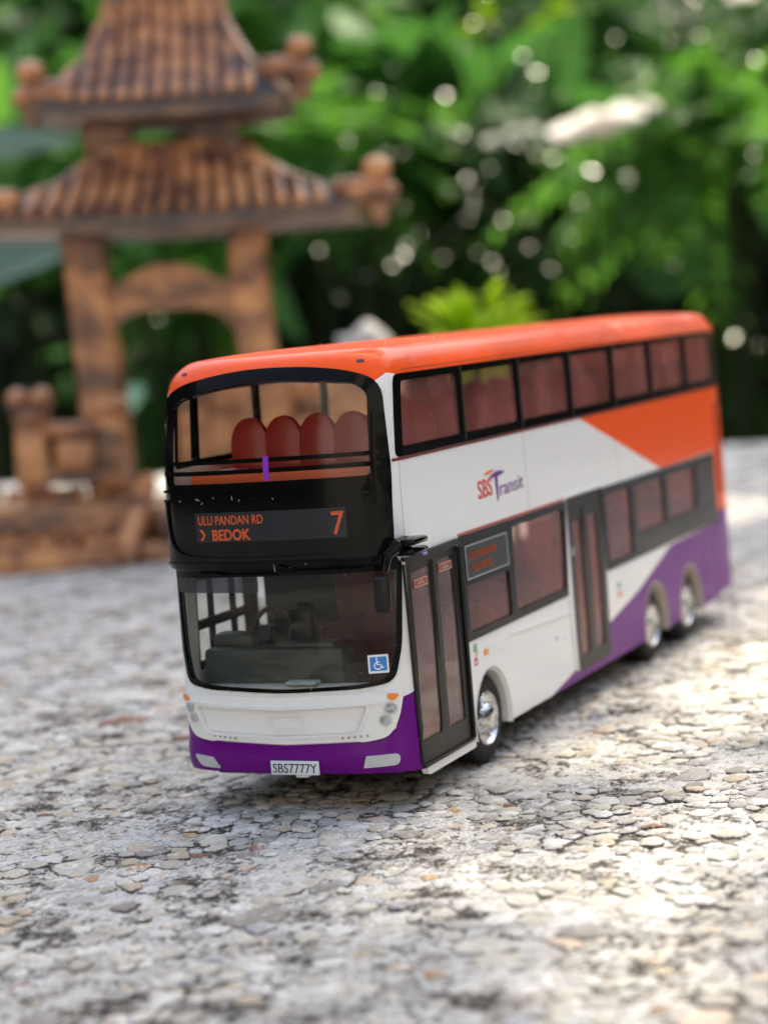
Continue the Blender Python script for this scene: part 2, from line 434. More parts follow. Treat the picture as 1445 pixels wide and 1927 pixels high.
msk = rnd([(F_(2.275), 2.24), (F_(2.295), 3.0), (F_(2.25), 3.70), (F_(2.05), 3.805), (F_(1.7), 3.865), (F_(1.35), 3.90), (F_(1.0), 3.90), (F_(.65), 3.88), (F_(.3), 3.825), (F_(.07), 3.73), (F_(.03), 3.0), (F_(.045), 2.24)], [.03, .1, .18, .2, .2, .2, .2, .2, .2, .18, .1, .03])
# the far side of the bus is built the same way: ribbon windows, no doors
o_up = [(off(a), b) for a, b in band_up]
o_lo = [(off(a), b) for a, b in rnd([(.41, 1.18), (.41, 2.2), (10.1, 2.2), (10.1, 1.18)], .05)]
cutouts = [band_up, band_lo, band_re, door1, door2, wsc, msk, o_up, o_lo]
def body_outline():
    o = []
    def side(f):
        p = [(.46, ZB)]
        for xc in WX: p += [q for q in arch(xc, f=lambda x: x) if q[1] >= ZB]
        return p
    s = side(0)
    zb = lambda x: ZB if x < 9.2 else ZB + (x - 9.2) * .06
    right = [(x, max(z, ZB)) for x, z in s] + [(9.3, ZB), (10.5, .385), (UR, .39)]
    left = [(off(x), z) for x, z in right]
    o = [(a, b) for a, b in right]
    top = [(UR, ZT + VA), (off(UR), ZT + VA)]
    front = [(off(.46), ZB), (F_(2.2), .345), (F_(1.16), .355), (F_(.12), .345)]
    return o + top + left[::-1] + front[1:]
outl = body_outline()
regs = side_regions(lambda x: x) + side_regions(off) + [(front_pur, 2), (roof_or, 1)]
# a narrow white step below the front door
body = panel('body', outl, cutouts, [M_white, M_orange, M_purple], bus, 0., -.06, regs, grid=(.3, .22))
# roof top closing the shell
us = np.concatenate([np.linspace(off(UR), off(1.2), 40), np.linspace(off(1.2), 1.2, 90)[1:-1], np.linspace(1.2, UR, 40)])
ring, _ = surf(us, np.full(len(us), ZT + VA), 0.)
verts = []; faces = []; K = 7
for k in range(K):
    s = k / (K - 1)
    for p in ring:
        cx = min(max(p[0], 1.0), XR - 1.0); q = p * (1 - s) + np.array([cx, YC, p[2]]) * s
        q[2] = p[2] + .045 * (1 - (1 - s) ** 2); verts.append(q)
n = len(ring)
for k in range(K - 1):
    for i in range(n - 1): faces.append((k * n + i, k * n + i + 1, (k + 1) * n + i + 1, (k + 1) * n + i))
    faces.append((k * n + n - 1, k * n, (k + 1) * n, (k + 1) * n + n - 1))
M_roof = mat('orange_roof_paint', (.90, .098, .010), .55, spec=.12, noise=(26, (.75, .36, .26), .62, .8), bump=(45, .5, .012))
mk('roof_panel', verts, faces, M_roof, bus, angle=60)
# slots in the orange brow above the upper windscreen
for y in (2.1, .2):
    panel('brow_slot', rr(F_(y) - .035, 3.90, F_(y) + .035, 3.925, .01), mats=[M_ink], parent=bus, o1=.004, o2=-.004, grid=None)

# --- glazing bands
def band(outline, panes, name='window_frame', frame=M_black, glass=M_tint, f=lambda x: x, o1=.012, regs=()):
    fr = panel(name, [(f(a), b) for a, b in outline], [[(f(a), b) for a, b in p] for p in panes], [frame], bus, o1, -.045, grid=(.6, .35))
    for p in panes:
        panel('window_pane', [(f(a), b) for a, b in p], mats=[glass], parent=bus, o1=-.008, closed=False, grid=(.5, .35))
    return fr
xm = [.245, 1.81, 3.30, 4.82, 6.26, 7.68, 9.15, 10.53]
up = []
for i in range(7):
    a, b = xm[i] + (.13 if i == 0 else .06), xm[i + 1] - (.06 if i < 6 else .12)
    up.append(rnd([(a, 3.15), (a - .01, 3.715), (b - .01, 3.715), (b, 3.15)], .04))
band(band_up, up)
xo = [.245, .72, 2.0, 3.5, 5.0, 6.4, 7.8, 9.2, 10.5]
band(band_up, [rnd([(a + (.10 if i == 0 else .035), 3.12), (a + (.10 if i == 0 else .035), 3.73), (b - .035, 3.73), (b - .035, 3.12)], .03) for i, (a, b) in enumerate(zip(xo, xo[1:]))], f=off, glass=M_far)
for x in xm[1:-1]:
    bm = bmesh.new(); box(bm, (x, -.006 + .012, 3.42), (.028, .02, .69)); bmk('window_divider', bm, M_blackm, bus)
lo = [rnd([(1.53, 1.31), (1.53, 1.745), (2.60, 1.745), (2.60, 1.31)], .03), rnd([(2.74, 1.32), (2.77, 2.145), (4.27, 2.145), (4.17, 1.32)], .03)]
band(band_lo, lo)
re = [rnd([(5.63, 1.38), (5.65, 2.14), (6.52, 2.14), (6.52, 1.38)], .03)] + [rnd([(a, 1.58), (a, 2.12), (b, 2.12), (b, 1.58)], .03) for a, b in ((6.72, 7.82), (7.98, 9.12))]
band(band_re, re)
panel('rear_quarter_pane', rnd([(9.28, 1.6), (9.28, 2.12), (9.95, 2.12), (9.95, 1.6)], .03), mats=[mat('smoked_quarter_glass', (.035, .028, .026), .35, spec=.3)], parent=bus, o1=.018, o2=.005)
olo = [rnd([(a, z0), (a, z1), (b, z1), (b, z0)], .02) for a, b in ((.46, .75), (.78, 1.19), (1.22, 1.46)) for z0, z1 in ((1.25, 1.55), (1.63, 2.0))]
olo += [rnd([(a, 1.3), (a, 2.12), (b, 2.12), (b, 1.3)], .04) for a, b in ((1.66, 2.9), (3.02, 4.3), (4.42, 5.7), (5.82, 7.2), (7.32, 8.7), (8.82, 10.0))]
band(rnd([(.41, 1.18), (.41, 2.2), (10.1, 2.2), (10.1, 1.18)], .05), olo, f=off, glass=M_far)
panel('lower_trim', rr(.20, 3.035, 10.5, 3.06, .005), mats=[mat('dark_red_trim', (.17, .018, .014), .5)], parent=bus, o1=.006, o2=-.03, grid=(.8, .1))
panel('gutter_strip', rr(1.44, 2.222, 4.34, 2.245, .005), mats=[M_redp], parent=bus, o1=.008, o2=-.03, grid=(.8, .1))
# the raised white lip over the middle door
panel('door_cap', rnd([(4.28, 2.245), (4.30, 2.285), (5.58, 2.30), (5.6, 2.25)], .01), mats=[M_white], parent=bus, o1=.03, o2=-.01)
panel('door_cap', rnd([(.17, 2.175), (.2, 2.2), (1.38, 2.215), (1.43, 2.19), (1.43, 2.16), (.2, 2.155)], .005), mats=[M_blackm], parent=bus, o1=.03, o2=-.01)

# --- doors
def door(outline, leaves, sill, name='door', recess=-.03):
    fr = panel(name, outline, [l for l in leaves], [M_blackm], bus, recess, recess - .05, grid=(.4, .3))
    for l in leaves:
        panel('door_pane', l, mats=[M_tint if name == 'middle_door' else M_door], parent=fr, o1=recess - .015, closed=False, grid=(.4, .3))
    return fr
d1 = door(door1, [rnd([(.31, .56), (.29, 2.04), (.74, 2.06), (.74, .56)], .02), rnd([(.90, .56), (.90, 2.07), (1.27, 2.08), (1.27, .56)], .02)], 0, 'front_door', -.004)
d2 = door(door2, [rnd([(4.50, .54), (4.52, 1.98), (4.80, 1.98), (4.78, .54)], .02), rnd([(4.98, .54), (5.0, 1.99), (5.32, 1.99), (5.28, .54)], .02)], 0, 'middle_door', .004)
for d, x, z0, z1 in ((d1, .81, .4, 2.1), (d1, .775, .4, 2.1), (d1, 1.345, .4, 2.1), (d2, 4.88, .42, 2.1), (d2, 4.84, .42, 2.1)):
    bm = bmesh.new(); tube(bm, [(x, .016, z0), (x, .012, z1)], .013, 6); bmk('door_rubber', bm, M_blackm, d)
bm = bmesh.new(); tube(bm, [(1.40, -.012, .36), (1.40, -.014, 2.14)], .02, 8); bmk('door_surround', bm, M_blackm, bus); bm = bmesh.new(); tube(bm, [(.225, -.002, .38), (.2, .01, 2.14)], .014, 8); bmk('door_surround', bm, M_blackm, bus)
panel('door_sill', rr(.26, .335, 1.40, .36, .005), mats=[M_blackm], parent=bus, o1=.02, o2=-.06)
panel('front_step', rr(.29, .255, 1.44, .325, .015), mats=[M_white], parent=bus, o1=.005, o2=-.06)
# diagonal purple hand rails and red notices behind the door glass
bm = bmesh.new(); tube(bm, [(.36, .10, 1.42), (.78, .10, 1.18)], .016, 6); tube(bm, [(.92, .10, 1.34), (1.14, .10, 1.62)], .016, 6); bmk('grab_rail', bm, M_lpur, bus)
for u, v in ((.36, 1.90), (.955, 1.96)):
    s = panel('door_notice', rr(u, v, u + .30, v + .075, .01), mats=[M_notice], parent=bus, o1=-.008, o2=-.014, grid=None)
    panel('notice_print', None, mats=[M_nprint], parent=s, o1=-.005, o2=-.007, evenodd=[rr(u, v, u + .30, v + .075, .01), rr(u + .01, v + .01, u + .29, v + .065, .008), rr(u + .07, v + .025, u + .23, v + .035, .002), rr(u + .09, v + .045, u + .21, v + .052, .002)])
for u in (4.55, 5.05): lettering('~ ~', u, 1.86, .03, .2, M_lpur, bus, -.02, name='door_mark')
panel('door_button', rr(4.42, 1.62, 4.46, 1.72, .02), mats=[M_chrome], parent=bus, o1=.02, o2=-.02, grid=None)

# --- front: black upper mask with the top deck windscreen
upg = rnd([(F_(2.24), 2.945), (F_(2.235), 3.30), (F_(2.18), 3.61), (F_(2.06), 3.69), (F_(1.7), 3.755), (F_(1.35), 3.79), (F_(1.0), 3.80), (F_(.65), 3.771), (F_(.28), 3.735), (F_(.17), 3.65), (F_(.165), 2.945)], [.04, .1, .1, .1, .2, .2, .2, .2, .1, .08, .04])
mask = panel('upper_front_panel', msk, [upg], [M_black], bus, .022, -.05, grid=(.3, .2))
panel('upper_windscreen', upg, mats=[M_glass], parent=bus, o1=.008, closed=False, grid=(.25, .2))
for z, t in ((3.13, .038), (3.04, .04)):
    panel('windscreen_bar', rr(F_(2.26), z - t / 2, F_(.09), z + t / 2, .01), mats=[M_black], parent=bus, o1=.03, o2=.014, grid=(.3, .2))
panel('windscreen_mark', rr(F_(1.13), 2.95, F_(1.075), 3.16, .004), mats=[mat('violet_print', (.22, .02, .42), .4)], parent=bus, o1=.038, o2=.03, grid=None)
for z in (2.885, 2.80):
    panel('panel_ridge', rr(F_(2.25), z - .012, F_(.16), z + .012, .01), mats=[M_black], parent=bus, o1=.05, o2=.02, grid=(.3, .2))
# U-shaped raised edge around the sign
Uo = [(F_(2.235), 2.80), (F_(2.215), 2.50), (F_(2.13), 2.34), (F_(1.9), 2.285), (F_(1.16), 2.27), (F_(.5), 2.285), (F_(.27), 2.35), (F_(.17), 2.52), (F_(.13), 2.80), (F_(.13), 3.5)]
def strip(pts, wd):
    P = [np.array(p) for p in pts]; a = []; b = []
    for i, p in enumerate(P):
        d = P[min(i + 1, len(P) - 1)] - P[max(0, i - 1)]; d /= np.linalg.norm(d); q = np.array([-d[1], d[0]])
        a.append(tuple(p + q * wd / 2)); b.append(tuple(p - q * wd / 2))
    return a + b[::-1]
def smooth_pts(pts, it=2):
    for _ in range(it):
        q = [pts[0]]
        for a, b in zip(pts, pts[1:]): q += [(a[0] * .75 + b[0] * .25, a[1] * .75 + b[1] * .25), (a[0] * .25 + b[0] * .75, a[1] * .25 + b[1] * .75)]
        pts = q + [pts[-1]]
    return pts
panel('panel_edge', strip(smooth_pts(Uo), .022), mats=[M_black], parent=bus, o1=.045, o2=.018, grid=None)
disp = panel('destination_display', rr(F_(1.880), 2.43, F_(0.385), 2.69, .01), mats=[M_display], parent=bus, o1=.027, o2=.02, grid=(.3, .2))
lettering('ULU PANDAN RD', F_(1.845), 2.585, .080, 0.68, M_led, disp, .031, bold=.012)
lettering('BEDOK', F_(1.700), 2.447, .096, .40, M_led, disp, .031, bold=.03)
panel('lettering', None, mats=[M_led], parent=disp, o1=.031, o2=.027, evenodd=[[(F_(1.840), 2.543), (F_(1.805), 2.543), (F_(1.770), 2.495), (F_(1.805), 2.447), (F_(1.835), 2.447), (F_(1.795), 2.495)]])
lettering('7', F_(0.515), 2.46, .205, .115, M_led, disp, .031, bold=.01)
# lower edge of the black panel: a visor lip
panel('visor_lip', rr(F_(2.29), 2.205, F_(.04), 2.245, .015), mats=[M_black], parent=bus, o1=.04, o2=-.05, grid=(.25, .2))

# --- main windscreen
wsi = rnd([(F_(2.245), 2.17), (F_(2.20), 1.45), (F_(2.14), 1.175), (F_(1.9), 1.13), (F_(1.16), 1.10), (F_(.42), 1.13), (F_(.17), 1.175), (F_(.10), 1.45), (F_(.06), 2.17)], [.02, .1, .09, .1, .1, .1, .09, .1, .02])
panel('windscreen_gasket', wsc, [wsi], [M_black], bus, .018, -.04, grid=(.3, .25))
panel('windscreen', wsi, mats=[M_wind], parent=bus, o1=.004, closed=False, grid=(.22, .2))
panel('windscreen_header', [(F_(2.25), 2.18), (F_(2.25), 2.10), (F_(.06), 2.11), (F_(.06), 2.18)], mats=[M_black], parent=bus, o1=.014, o2=.009, grid=(.3, .2))
panel('sun_strip', [(F_(2.235), 2.10), (F_(2.225), 1.965), (F_(1.32), 1.965), (F_(1.32), 2.10)], mats=[M_shade], parent=bus, o1=.014, o2=.009, grid=(.3, .2))
for y0, y1, zz in ((1.95, 1.12, 2.125), (1.10, .30, 2.165)):
    pts = [(F_(y0), zz - .0), (F_(y1), zz - .0)]
    wp = panel('wiper', strip([(F_(y0 + (y1 - y0) * k / 8), zz) for k in range(9)], .018), mats=[M_black], parent=bus, o1=.05, o2=.03, grid=None)
    panel('wiper_arm', strip([(F_(y0 - .05), zz + .06), (F_(y0 - .30), zz + .0)], .022), mats=[M_black], parent=wp, o1=.06, o2=.04, grid=None)
# wheelchair sticker
stk = panel('wheelchair_sticker', rr(F_(.335), 1.225, F_(.335) + .178, 1.385, .008), mats=[M_stick], parent=bus, o1=.016, o2=.010, grid=None)
u0 = F_(.335)
panel('sticker_field', rr(u0 + .018, 1.245, u0 + .162, 1.367, .004), mats=[M_blue], parent=stk, o1=.019, o2=.016, grid=None)
cx, cy = u0 + .085, 1.290
def circ(x, y, r, n=14): return [(x + r * math.cos(2 * math.pi * k / n), y + r * math.sin(2 * math.pi * k / n)) for k in range(n)]
arc = [(cx + .030 * math.cos(t), cy + .030 * math.sin(t)) for t in np.linspace(R(115), R(345), 14)]
panel('wheelchair_symbol', None, mats=[M_stick], parent=stk, o1=.022, o2=.019, evenodd=[circ(cx - .008, 1.352, .009)])
panel('wheelchair_symbol', strip(arc, .010), mats=[M_stick], parent=stk, o1=.022, o2=.019, grid=None)
panel('wheelchair_symbol', strip([(cx - .008, 1.340), (cx - .006, 1.300), (cx + .024, 1.300), (cx + .040, 1.270), (cx + .050, 1.276)], .011), mats=[M_stick], parent=stk, o1=.0225, o2=.019, grid=None)
panel('wheelchair_symbol', strip([(cx - .008, 1.322), (cx + .018, 1.322)], .008), mats=[M_stick], parent=stk, o1=.0228, o2=.019, grid=None)

# --- white lower front panel with raised surround and recessed centre
gro = rnd([(F_(2.245), 1.06), (F_(2.20), .80), (F_(2.12), .665), (F_(1.9), .63), (F_(1.16), .605), (F_(.42), .63), (F_(.20), .67), (F_(.12), .82), (F_(.075), 1.07), (F_(.42), 1.06), (F_(1.16), 1.035), (F_(1.9), 1.055)], [.03, .1, .08, .1, .1, .1, .08, .1, .03, .1, .1, .1])
inn = rnd([(F_(2.05), .945), (F_(1.96), .715), (F_(1.16), .69), (F_(.46), .715), (F_(.36), .955), (F_(1.16), .925)], [.03, .06, .1, .06, .03, .1])
NOSE = 1
def ringstrip(poly, wd):
    P = np.array(poly); n = len(P); c = P.mean(0); o = []
    for i in range(n):
        d = P[(i + 1) % n] - P[i - 1]; d /= np.linalg.norm(d); q = np.array([-d[1], d[0]]); o.append(tuple(P[i] + q * wd))
    return o
sg_ = .022 if inside(inn, np.array([ringstrip(inn, .022)[3]]))[0] else -.022
panel('nose_panel', gro, [inn], mats=[M_white], parent=bus, o1=.036, o2=-.02, grid=(.16, .12))
panel('nose_inset', ringstrip(inn, sg_ * .45), mats=[M_white], parent=bus, o1=.008, o2=-.02, grid=(.2, .12))
panel('nose_panel_rib', ringstrip(inn, -sg_ * 1.0), [inn], mats=[M_white], parent=bus, o1=.052, o2=.02, grid=None)
panel('brow_rib', strip([(F_(2.12 - 1.92 * k / 16), .985 - .035 * (1 - ((k - 8) / 8) ** 2)) for k in range(17)], .028), mats=[M_white], parent=bus, o1=.056, o2=.02, grid=None)
panel('plate_recess_cover', rr(F_(1.29), .745, F_(.96), .885, .02), [rr(F_(1.275), .76, F_(.975), .87, .015)], mats=[M_white], parent=bus, o1=.034, o2=.02, grid=None)
def disc(name, u, v, r, m_, o1=.04, sq=1.):
    return panel(name, [(u + r * math.cos(t), v + r * sq * math.sin(t)) for t in np.linspace(0, 2 * math.pi, 20)[:-1]], mats=[m_], parent=bus, o1=o1, o2=.01, grid=None)
for y, z, r in ((2.14, .925, .038), (2.10, .835, .036), (.175, .92, .047), (.225, .82, .044)):
    h = disc('headlight', F_(y), z, r, M_lens, .046)
    panel('headlight_ring', circ(F_(y), z, r + .008, 18), [circ(F_(y), z, r - .004, 18)], [M_fog], h, .05, .02, grid=None)
panel('indicator_light', rnd([(F_(2.225), 1.035), (F_(2.215), .985), (F_(2.14), .985), (F_(2.16), 1.04)], .03), mats=[M_amber], parent=bus, o1=.046, o2=.01, grid=None)
panel('indicator_light', rnd([(F_(.20), 1.05), (F_(.19), .995), (F_(.14), .985), (F_(.105), 1.04)], .03), mats=[M_amber], parent=bus, o1=.046, o2=.01, grid=None)
for k in range(5):
    disc('marker_lamp', F_(1.875 - .055 * k), .685 - .004 * k, .013, M_lens, .038)
    disc('marker_lamp', F_(.60 - .055 * k), .672 + .004 * k, .013, M_lens, .038)
panel('fog_light', rnd([(F_(2.15), .50), (F_(1.93), .485), (F_(1.86), .39), (F_(2.08), .40)], [.04, .005, .005, .05]), mats=[M_fog], parent=bus, o1=.012, o2=-.01, grid=(.2, .1))
panel('fog_light', rnd([(F_(.40), .51), (F_(.12), .52), (F_(.13), .42), (F_(.43), .405)], [.005, .05, .05, .005]), mats=[M_fog], parent=bus, o1=.012, o2=-.01, grid=(.2, .1))
# number plate, a flat tag hung on the bumper
bm = bmesh.new(); box(bm, (-.135, 1.065, .415), (.02, .475, .125), .006); pl = bmk('number_plate', bm, M_plate, bus)
def plate_map(u, v, o=0.):
    u = np.asarray(u, float); v = np.asarray(v, float); P = np.stack([np.full(u.shape, -.145) - o, 1.30 - u, .355 + v], -1); n = np.zeros_like(P); n[..., 0] = -1; return P, n
lettering('SBS7777Y', .02, .018, .085, .435, M_ink, pl, .004, bold=.0, plane=plate_map)
bm = bmesh.new(); box(bm, (-.06, 1.02, .335), (.1, .12, .03), .01); bmk('tow_eye', bm, M_stick, bus)

# --- side details
panel('waist_rib', strip([(2.50, 1.135), (4.33, 1.055)], .02), mats=[M_white], parent=bus, o1=.018, o2=-.01, grid=None)
panel('skirt_edge', rnd([(4.235, 1.22), (4.30, 1.20), (4.33, .42), (4.29, .42)], .01), mats=[M_white], parent=bus, o1=.02, o2=-.01, grid=None)
panel('side_indicator', rr(1.82, 1.045, 1.90, 1.10, .012), mats=[M_amber], parent=bus, o1=.012, o2=-.01, grid=None)
gs = rr(1.57, 1.115, 1.645, 1.19, .006)
panel('green_notice', gs, [rr(1.58, 1.125, 1.635, 1.18, .004)], [M_green], bus, .004, -.004, grid=None)
panel('green_notice', strip([(1.592, 1.135), (1.622, 1.17)], .012), mats=[M_green], parent=bus, o1=.004, o2=-.004, grid=None)
panel('red_notice', rr(1.57, .99, 1.64, 1.06, .006), [rr(1.583, 1.003, 1.627, 1.04, .004)], [M_lred], bus, .004, -.004, grid=None)
panel('red_notice', strip([(1.60, 1.075), (1.66, 1.10)], .02), mats=[M_amber], parent=bus, o1=.004, o2=-.004, grid=None)
panel('paint_chip', circ(3.78, .86, .02, 8), mats=[M_blue], parent=bus, o1=.003, o2=-.004, grid=None)
panel('paint_chip', circ(4.02, .83, .012, 8), mats=[M_blue], parent=bus, o1=.003, o2=-.004, grid=None)
panel('small_notice', rr(5.84, 1.06, 5.94, 1.12, .006), [rr(5.86, 1.075, 5.92, 1.105, .004)], [M_green], bus, .004, -.004, grid=None)
panel('small_notice', rr(5.84, .96, 5.96, 1.02, .006), [rr(5.86, .975, 5.94, 1.005, .004)], [M_lor], bus, .004, -.004, grid=None)
# side destination sign
sgn = panel('side_destination_sign', rr(1.54, 1.80, 2.60, 2.115, .012), mats=[M_display], parent=bus, o1=.018, o2=.006, grid=(.4, .3))
lettering('> ULU PANDAN RD', 1.57, 1.975, .075, .74, M_ledside, sgn, .022)
lettering('HOLLAND RD', 1.68, 1.86, .075, .50, M_ledside, sgn, .022)
panel('sign_edge', rr(1.54, 1.80, 2.60, 2.115, .012), [rr(1.548, 1.808, 2.592, 2.107, .01)], [M_fog], sgn, .021, .018, grid=None)
# fine moulded seams drawn as thin darker strips
M_seam = mat('seam_grey', (.34, .33, .32), .6)
for u0_, v0_, u1_, v1_ in ((3.32, 2.26, 3.327, 3.03), (6.22, 2.26, 6.227, 2.62), (.30, 2.24, .306, 3.02)):
    panel('panel_seam', rr(u0_, v0_, u1_, v1_, .002), mats=[M_seam], parent=bus, o1=.0015, o2=-.004, grid=None)
panel('roof_seam', rr(.42, 3.80, 10.4, 3.806, .002), mats=[mat('dark_orange_seam', (.40, .04, .008), .6)], parent=bus, o1=.0015, o2=-.004, grid=(.5, .2))
# operator's name on the side
nm = 2.06
lettering('SBS', 2.03, 2.50, .175, .36, M_lred, bus, .004, bold=.014, name='company_name', rise=.02)
brush = lambda x0, y0, x1, y1, t: strip([(x0 + (x1 - x0) * k / 8, y0 + (y1 - y0) * k / 8) for k in range(9)], .0) and [(x0 + (x1 - x0) * k / 8, y0 + (y1 - y0) * k / 8 + t * math.sin(math.pi * (k + .3) / 8.6)) for k in range(9)] + [(x0 + (x1 - x0) * k / 8, y0 + (y1 - y0) * k / 8 - t * .6 * math.sin(math.pi * (k + .3) / 8.6)) for k in range(8, -1, -1)]
panel('company_name', brush(2.20, 2.71, 2.48, 2.735, .02), mats=[M_lor], parent=bus, o1=.004, o2=0, grid=None)
panel('company_name', brush(2.34, 2.675, 2.74, 2.695, .032), mats=[M_lpur], parent=bus, o1=.0045, o2=0, grid=None)
panel('company_name', [(2.475, 2.69), (2.55, 2.69), (2.53, 2.45), (2.50, 2.43)], mats=[M_lpur], parent=bus, o1=.005, o2=0, grid=None)
lettering('ransit', 2.585, 2.475, .15, .64, M_lpur, bus, .004, bold=.0, name='company_name', rise=.02)
# slatted rear corner vent
for k in range(20):
    z = 1.68 + k * .057
    panel('vent_slat', rr(10.32, z, 10.53, z + .026, .004), mats=[M_orange], parent=bus, o1=.02, o2=-.02, grid=None)
panel('vent_back', rr(10.30, 1.66, 10.54, 2.83, .01), mats=[mat('dark_vent', (.25, .035, .015), .6)], parent=bus, o1=.003, o2=-.02, grid=None)
# rear window and lamps (seen only from behind)
panel('rear_window', rr(UR - .9, 3.0, UR - .02, 3.6, .05), mats=[M_black], parent=bus, o1=.01, o2=-.02, grid=(.3, .3))
# dark purple panel joints low on the rear
for x in (9.35, 9.85): panel('panel_joint', rr(x, .36, x + .015, 1.22, .004), mats=[mat('dark_purple_joint', (.07, .01, .1), .6)], parent=bus, o1=.002, o2=-.01, grid=None)


# --- wheel arches and wheels
for i, xc in enumerate(WX):
    for s in (0, 1):
        bm = bmesh.new(); ang = [R(a) for a in np.linspace(192, -12, 20)]; rows = []
        for yy, dr in ((.0, 0), (.035, -.035), (.5, -.035), (.5, -.050), (.03, -.052 if i == 0 else -.040), (-.008, -.018)):
            rows.append([bm.verts.new((xc + (.475 + dr) * math.cos(t), (yy if s == 0 else W - yy), .40 + (.535 + dr) * math.sin(t))) for t in ang])
        for a, b in zip(rows, rows[1:] + rows[:1]):
            for k in range(len(ang) - 1): bm.faces.new((a[k], a[k + 1], b[k + 1], b[k]))
        for e in (0, -1): bm.faces.new([r[e] for r in rows])
        bmk('wheel_arch', bm, M_arch if i == 0 else M_cream, bus)
def wheel(xc, yo, sgn):
    hub = empty('wheel', (xc, yo, .42)); hub.parent = bus
    bm = bmesh.new()
    prof = [(.25, .06), (.27, .0), (.34, -.005), (.385, .01), (.415, .04), (.42, .07), (.42, .24), (.40, .28), (.3, .30), (.2, .30)]
    lathe(bm, [(r, h * sgn) for r, h in prof], (0, 0, 0), seg=48); bmk('tyre', bm, M_rubber, hub)
    bm = bmesh.new()
    prof = [(.262, .02), (.262, .0), (.245, -.012), (.225, .01), (.20, .035), (.185, .03), (.15, .0), (.11, -.045), (.085, -.06), (.03, -.065)] if xc < 5 else [(.262, .02), (.262, .0), (.24, -.008), (.22, .02), (.16, .06), (.12, .06), (.09, .02), (.06, .0), (.02, -.004)]
    lathe(bm, [(r, h * sgn) for r, h in prof], (0, 0, 0), seg=40)
    for k in range(8):
        a = R(45 * k + 10); ball(bm, (.165 * math.cos(a), (.0 if xc < 5 else .045) * sgn, .165 * math.sin(a)), .02, 1)
    bmk('rim', bm, M_chrome, hub)
for xc in WX: wheel(xc, .07, 1); wheel(xc, W - .07, -1)

# --- interior
def ibox(name, c, s, m_, bev=.02):
    bm = bmesh.new(); box(bm, c, s, bev); return bmk(name, bm, m_, bus)
ibox('chassis', (5.35, YC, .36), (10.2, W - .5, .2), M_blackm)
ibox('lower_floor', (5.45, YC, .50), (10.3, W - .2, .06), M_redp)
ibox('upper_floor', (5.45, YC, 2.84), (9.9, W - .2, .07), M_redp)
ibox('lower_ceiling', (5.55, YC, 2.32), (9.8, W - .2, .05), M_ceil)
ibox('top_deck_ledge', (.30, YC - .02, 2.76), (.10, 1.86, .50), mat('orange_plastic', (.78, .13, .04), .45))
ibox('dashboard', (.42, 1.42, 1.10), (.30, 1.42, .62), M_dash, .05)
ibox('driver_binnacle', (.50, 1.88, 1.45), (.22, .42, .16), M_dash, .05)
ibox('dashboard_hood', (.38, 1.10, 1.43), (.2, .6, .05), M_dash, .03)
bm = bmesh.new()
pts = [(.72 + .07 * math.sin(t), 1.62 + .2 * math.cos(t), 1.52 + .19 * math.sin(t)) for t in np.linspace(0, 2 * math.pi, 25)]
tube(bm, pts, .025, 6, cap=False); tube(bm, [(.6, 1.62, 1.35), (.73, 1.62, 1.52)], .04, 6); bmk('steering_wheel', bm, M_blackm, bus)
bm = bmesh.new(); box(bm, (1.12, 1.6, 1.2), (.14, .42, .9), .06); box(bm, (.95, 1.6, .85), (.4, .42, .14), .05); bmk('driver_seat', bm, M_blackm, bus)
M_cabred = mat('deep_red_partition', (.11, .014, .010), .5, noise=(4, (.07, .012, .01), .4, .7))
ibox('cab_partition', (1.40, .80, 1.40), (.05, .95, 1.70), M_cabred)
ibox('cab_partition', (1.38, 1.7, .95), (.05, .9, 1.0), M_dash)
ibox('cab_dark_panel', (1.58, 1.62, 1.4), (.04, 1.05, 1.75), mat('dark_green_panel', (.012, .016, .010), .4))  # dark panel added to blacken the view past the cab
ibox('driver_door', (.95, 1.02, 1.05), (.9, .03, 1.0), M_cabred)
ibox('instrument_tray', (.13, 1.05, 1.125), (.12, .30, .035), M_fog, .012)
ibox('windscreen_ledge', (.20, 1.16, 1.075), (.2, 1.95, .03), M_arch, .012)
ibox('engine_cover', (9.6, YC, 1.0), (1.7, W - .3, 1.1), M_redp)
ibox('stair_panel', (4.6, 1.75, 1.4), (1.5, .05, 1.7), M_redp)
ibox('stair_panel', (3.2, W - .65, 1.15), (1.1, .8, .9), M_redp)
def seat_mesh():
    bm = bmesh.new(); wd, h, d = .19, .60, .10
    prof = [(-wd, 0), (-wd, h * .62)] + [(-wd * math.cos(t), h * .62 + .22 * math.sin(t)) for t in np.linspace(.25, math.pi - .25, 9)] + [(wd, h * .62), (wd, 0)]
    lay = []
    for x, k, zz in ((-.045, .84, -.02), (-.03, .96, 0), (.02, 1, .0), (.05, .84, -.02)):
        lay.append([bm.verts.new((x + .10 * z, y * k, z + (zz if z > .1 else 0))) for y, z in prof])
    for a, b in zip(lay, lay[1:]):
        for i in range(len(prof)): bm.faces.new((a[i], a[(i + 1) % len(prof)], b[(i + 1) % len(prof)], b[i]))
    bm.faces.new(lay[0][::-1]); bm.faces.new(lay[-1])
    box(bm, (-.17, 0, .10), (.34, .36, .10), .04)
    me = bpy.data.meshes.new('seat'); bmesh.ops.recalc_face_normals(bm, faces=bm.faces); bm.to_mesh(me); bm.free(); me.materials.append(M_red)
    me.polygons.foreach_set('use_smooth', [True] * len(me.polygons)); me.set_sharp_from_angle(angle=R(40)); return me
sm = seat_mesh()
def seat(x, y, z):
    o = link(bpy.data.objects.new('seat', sm)); o.parent = bus; o.location = (x, y, z); return o
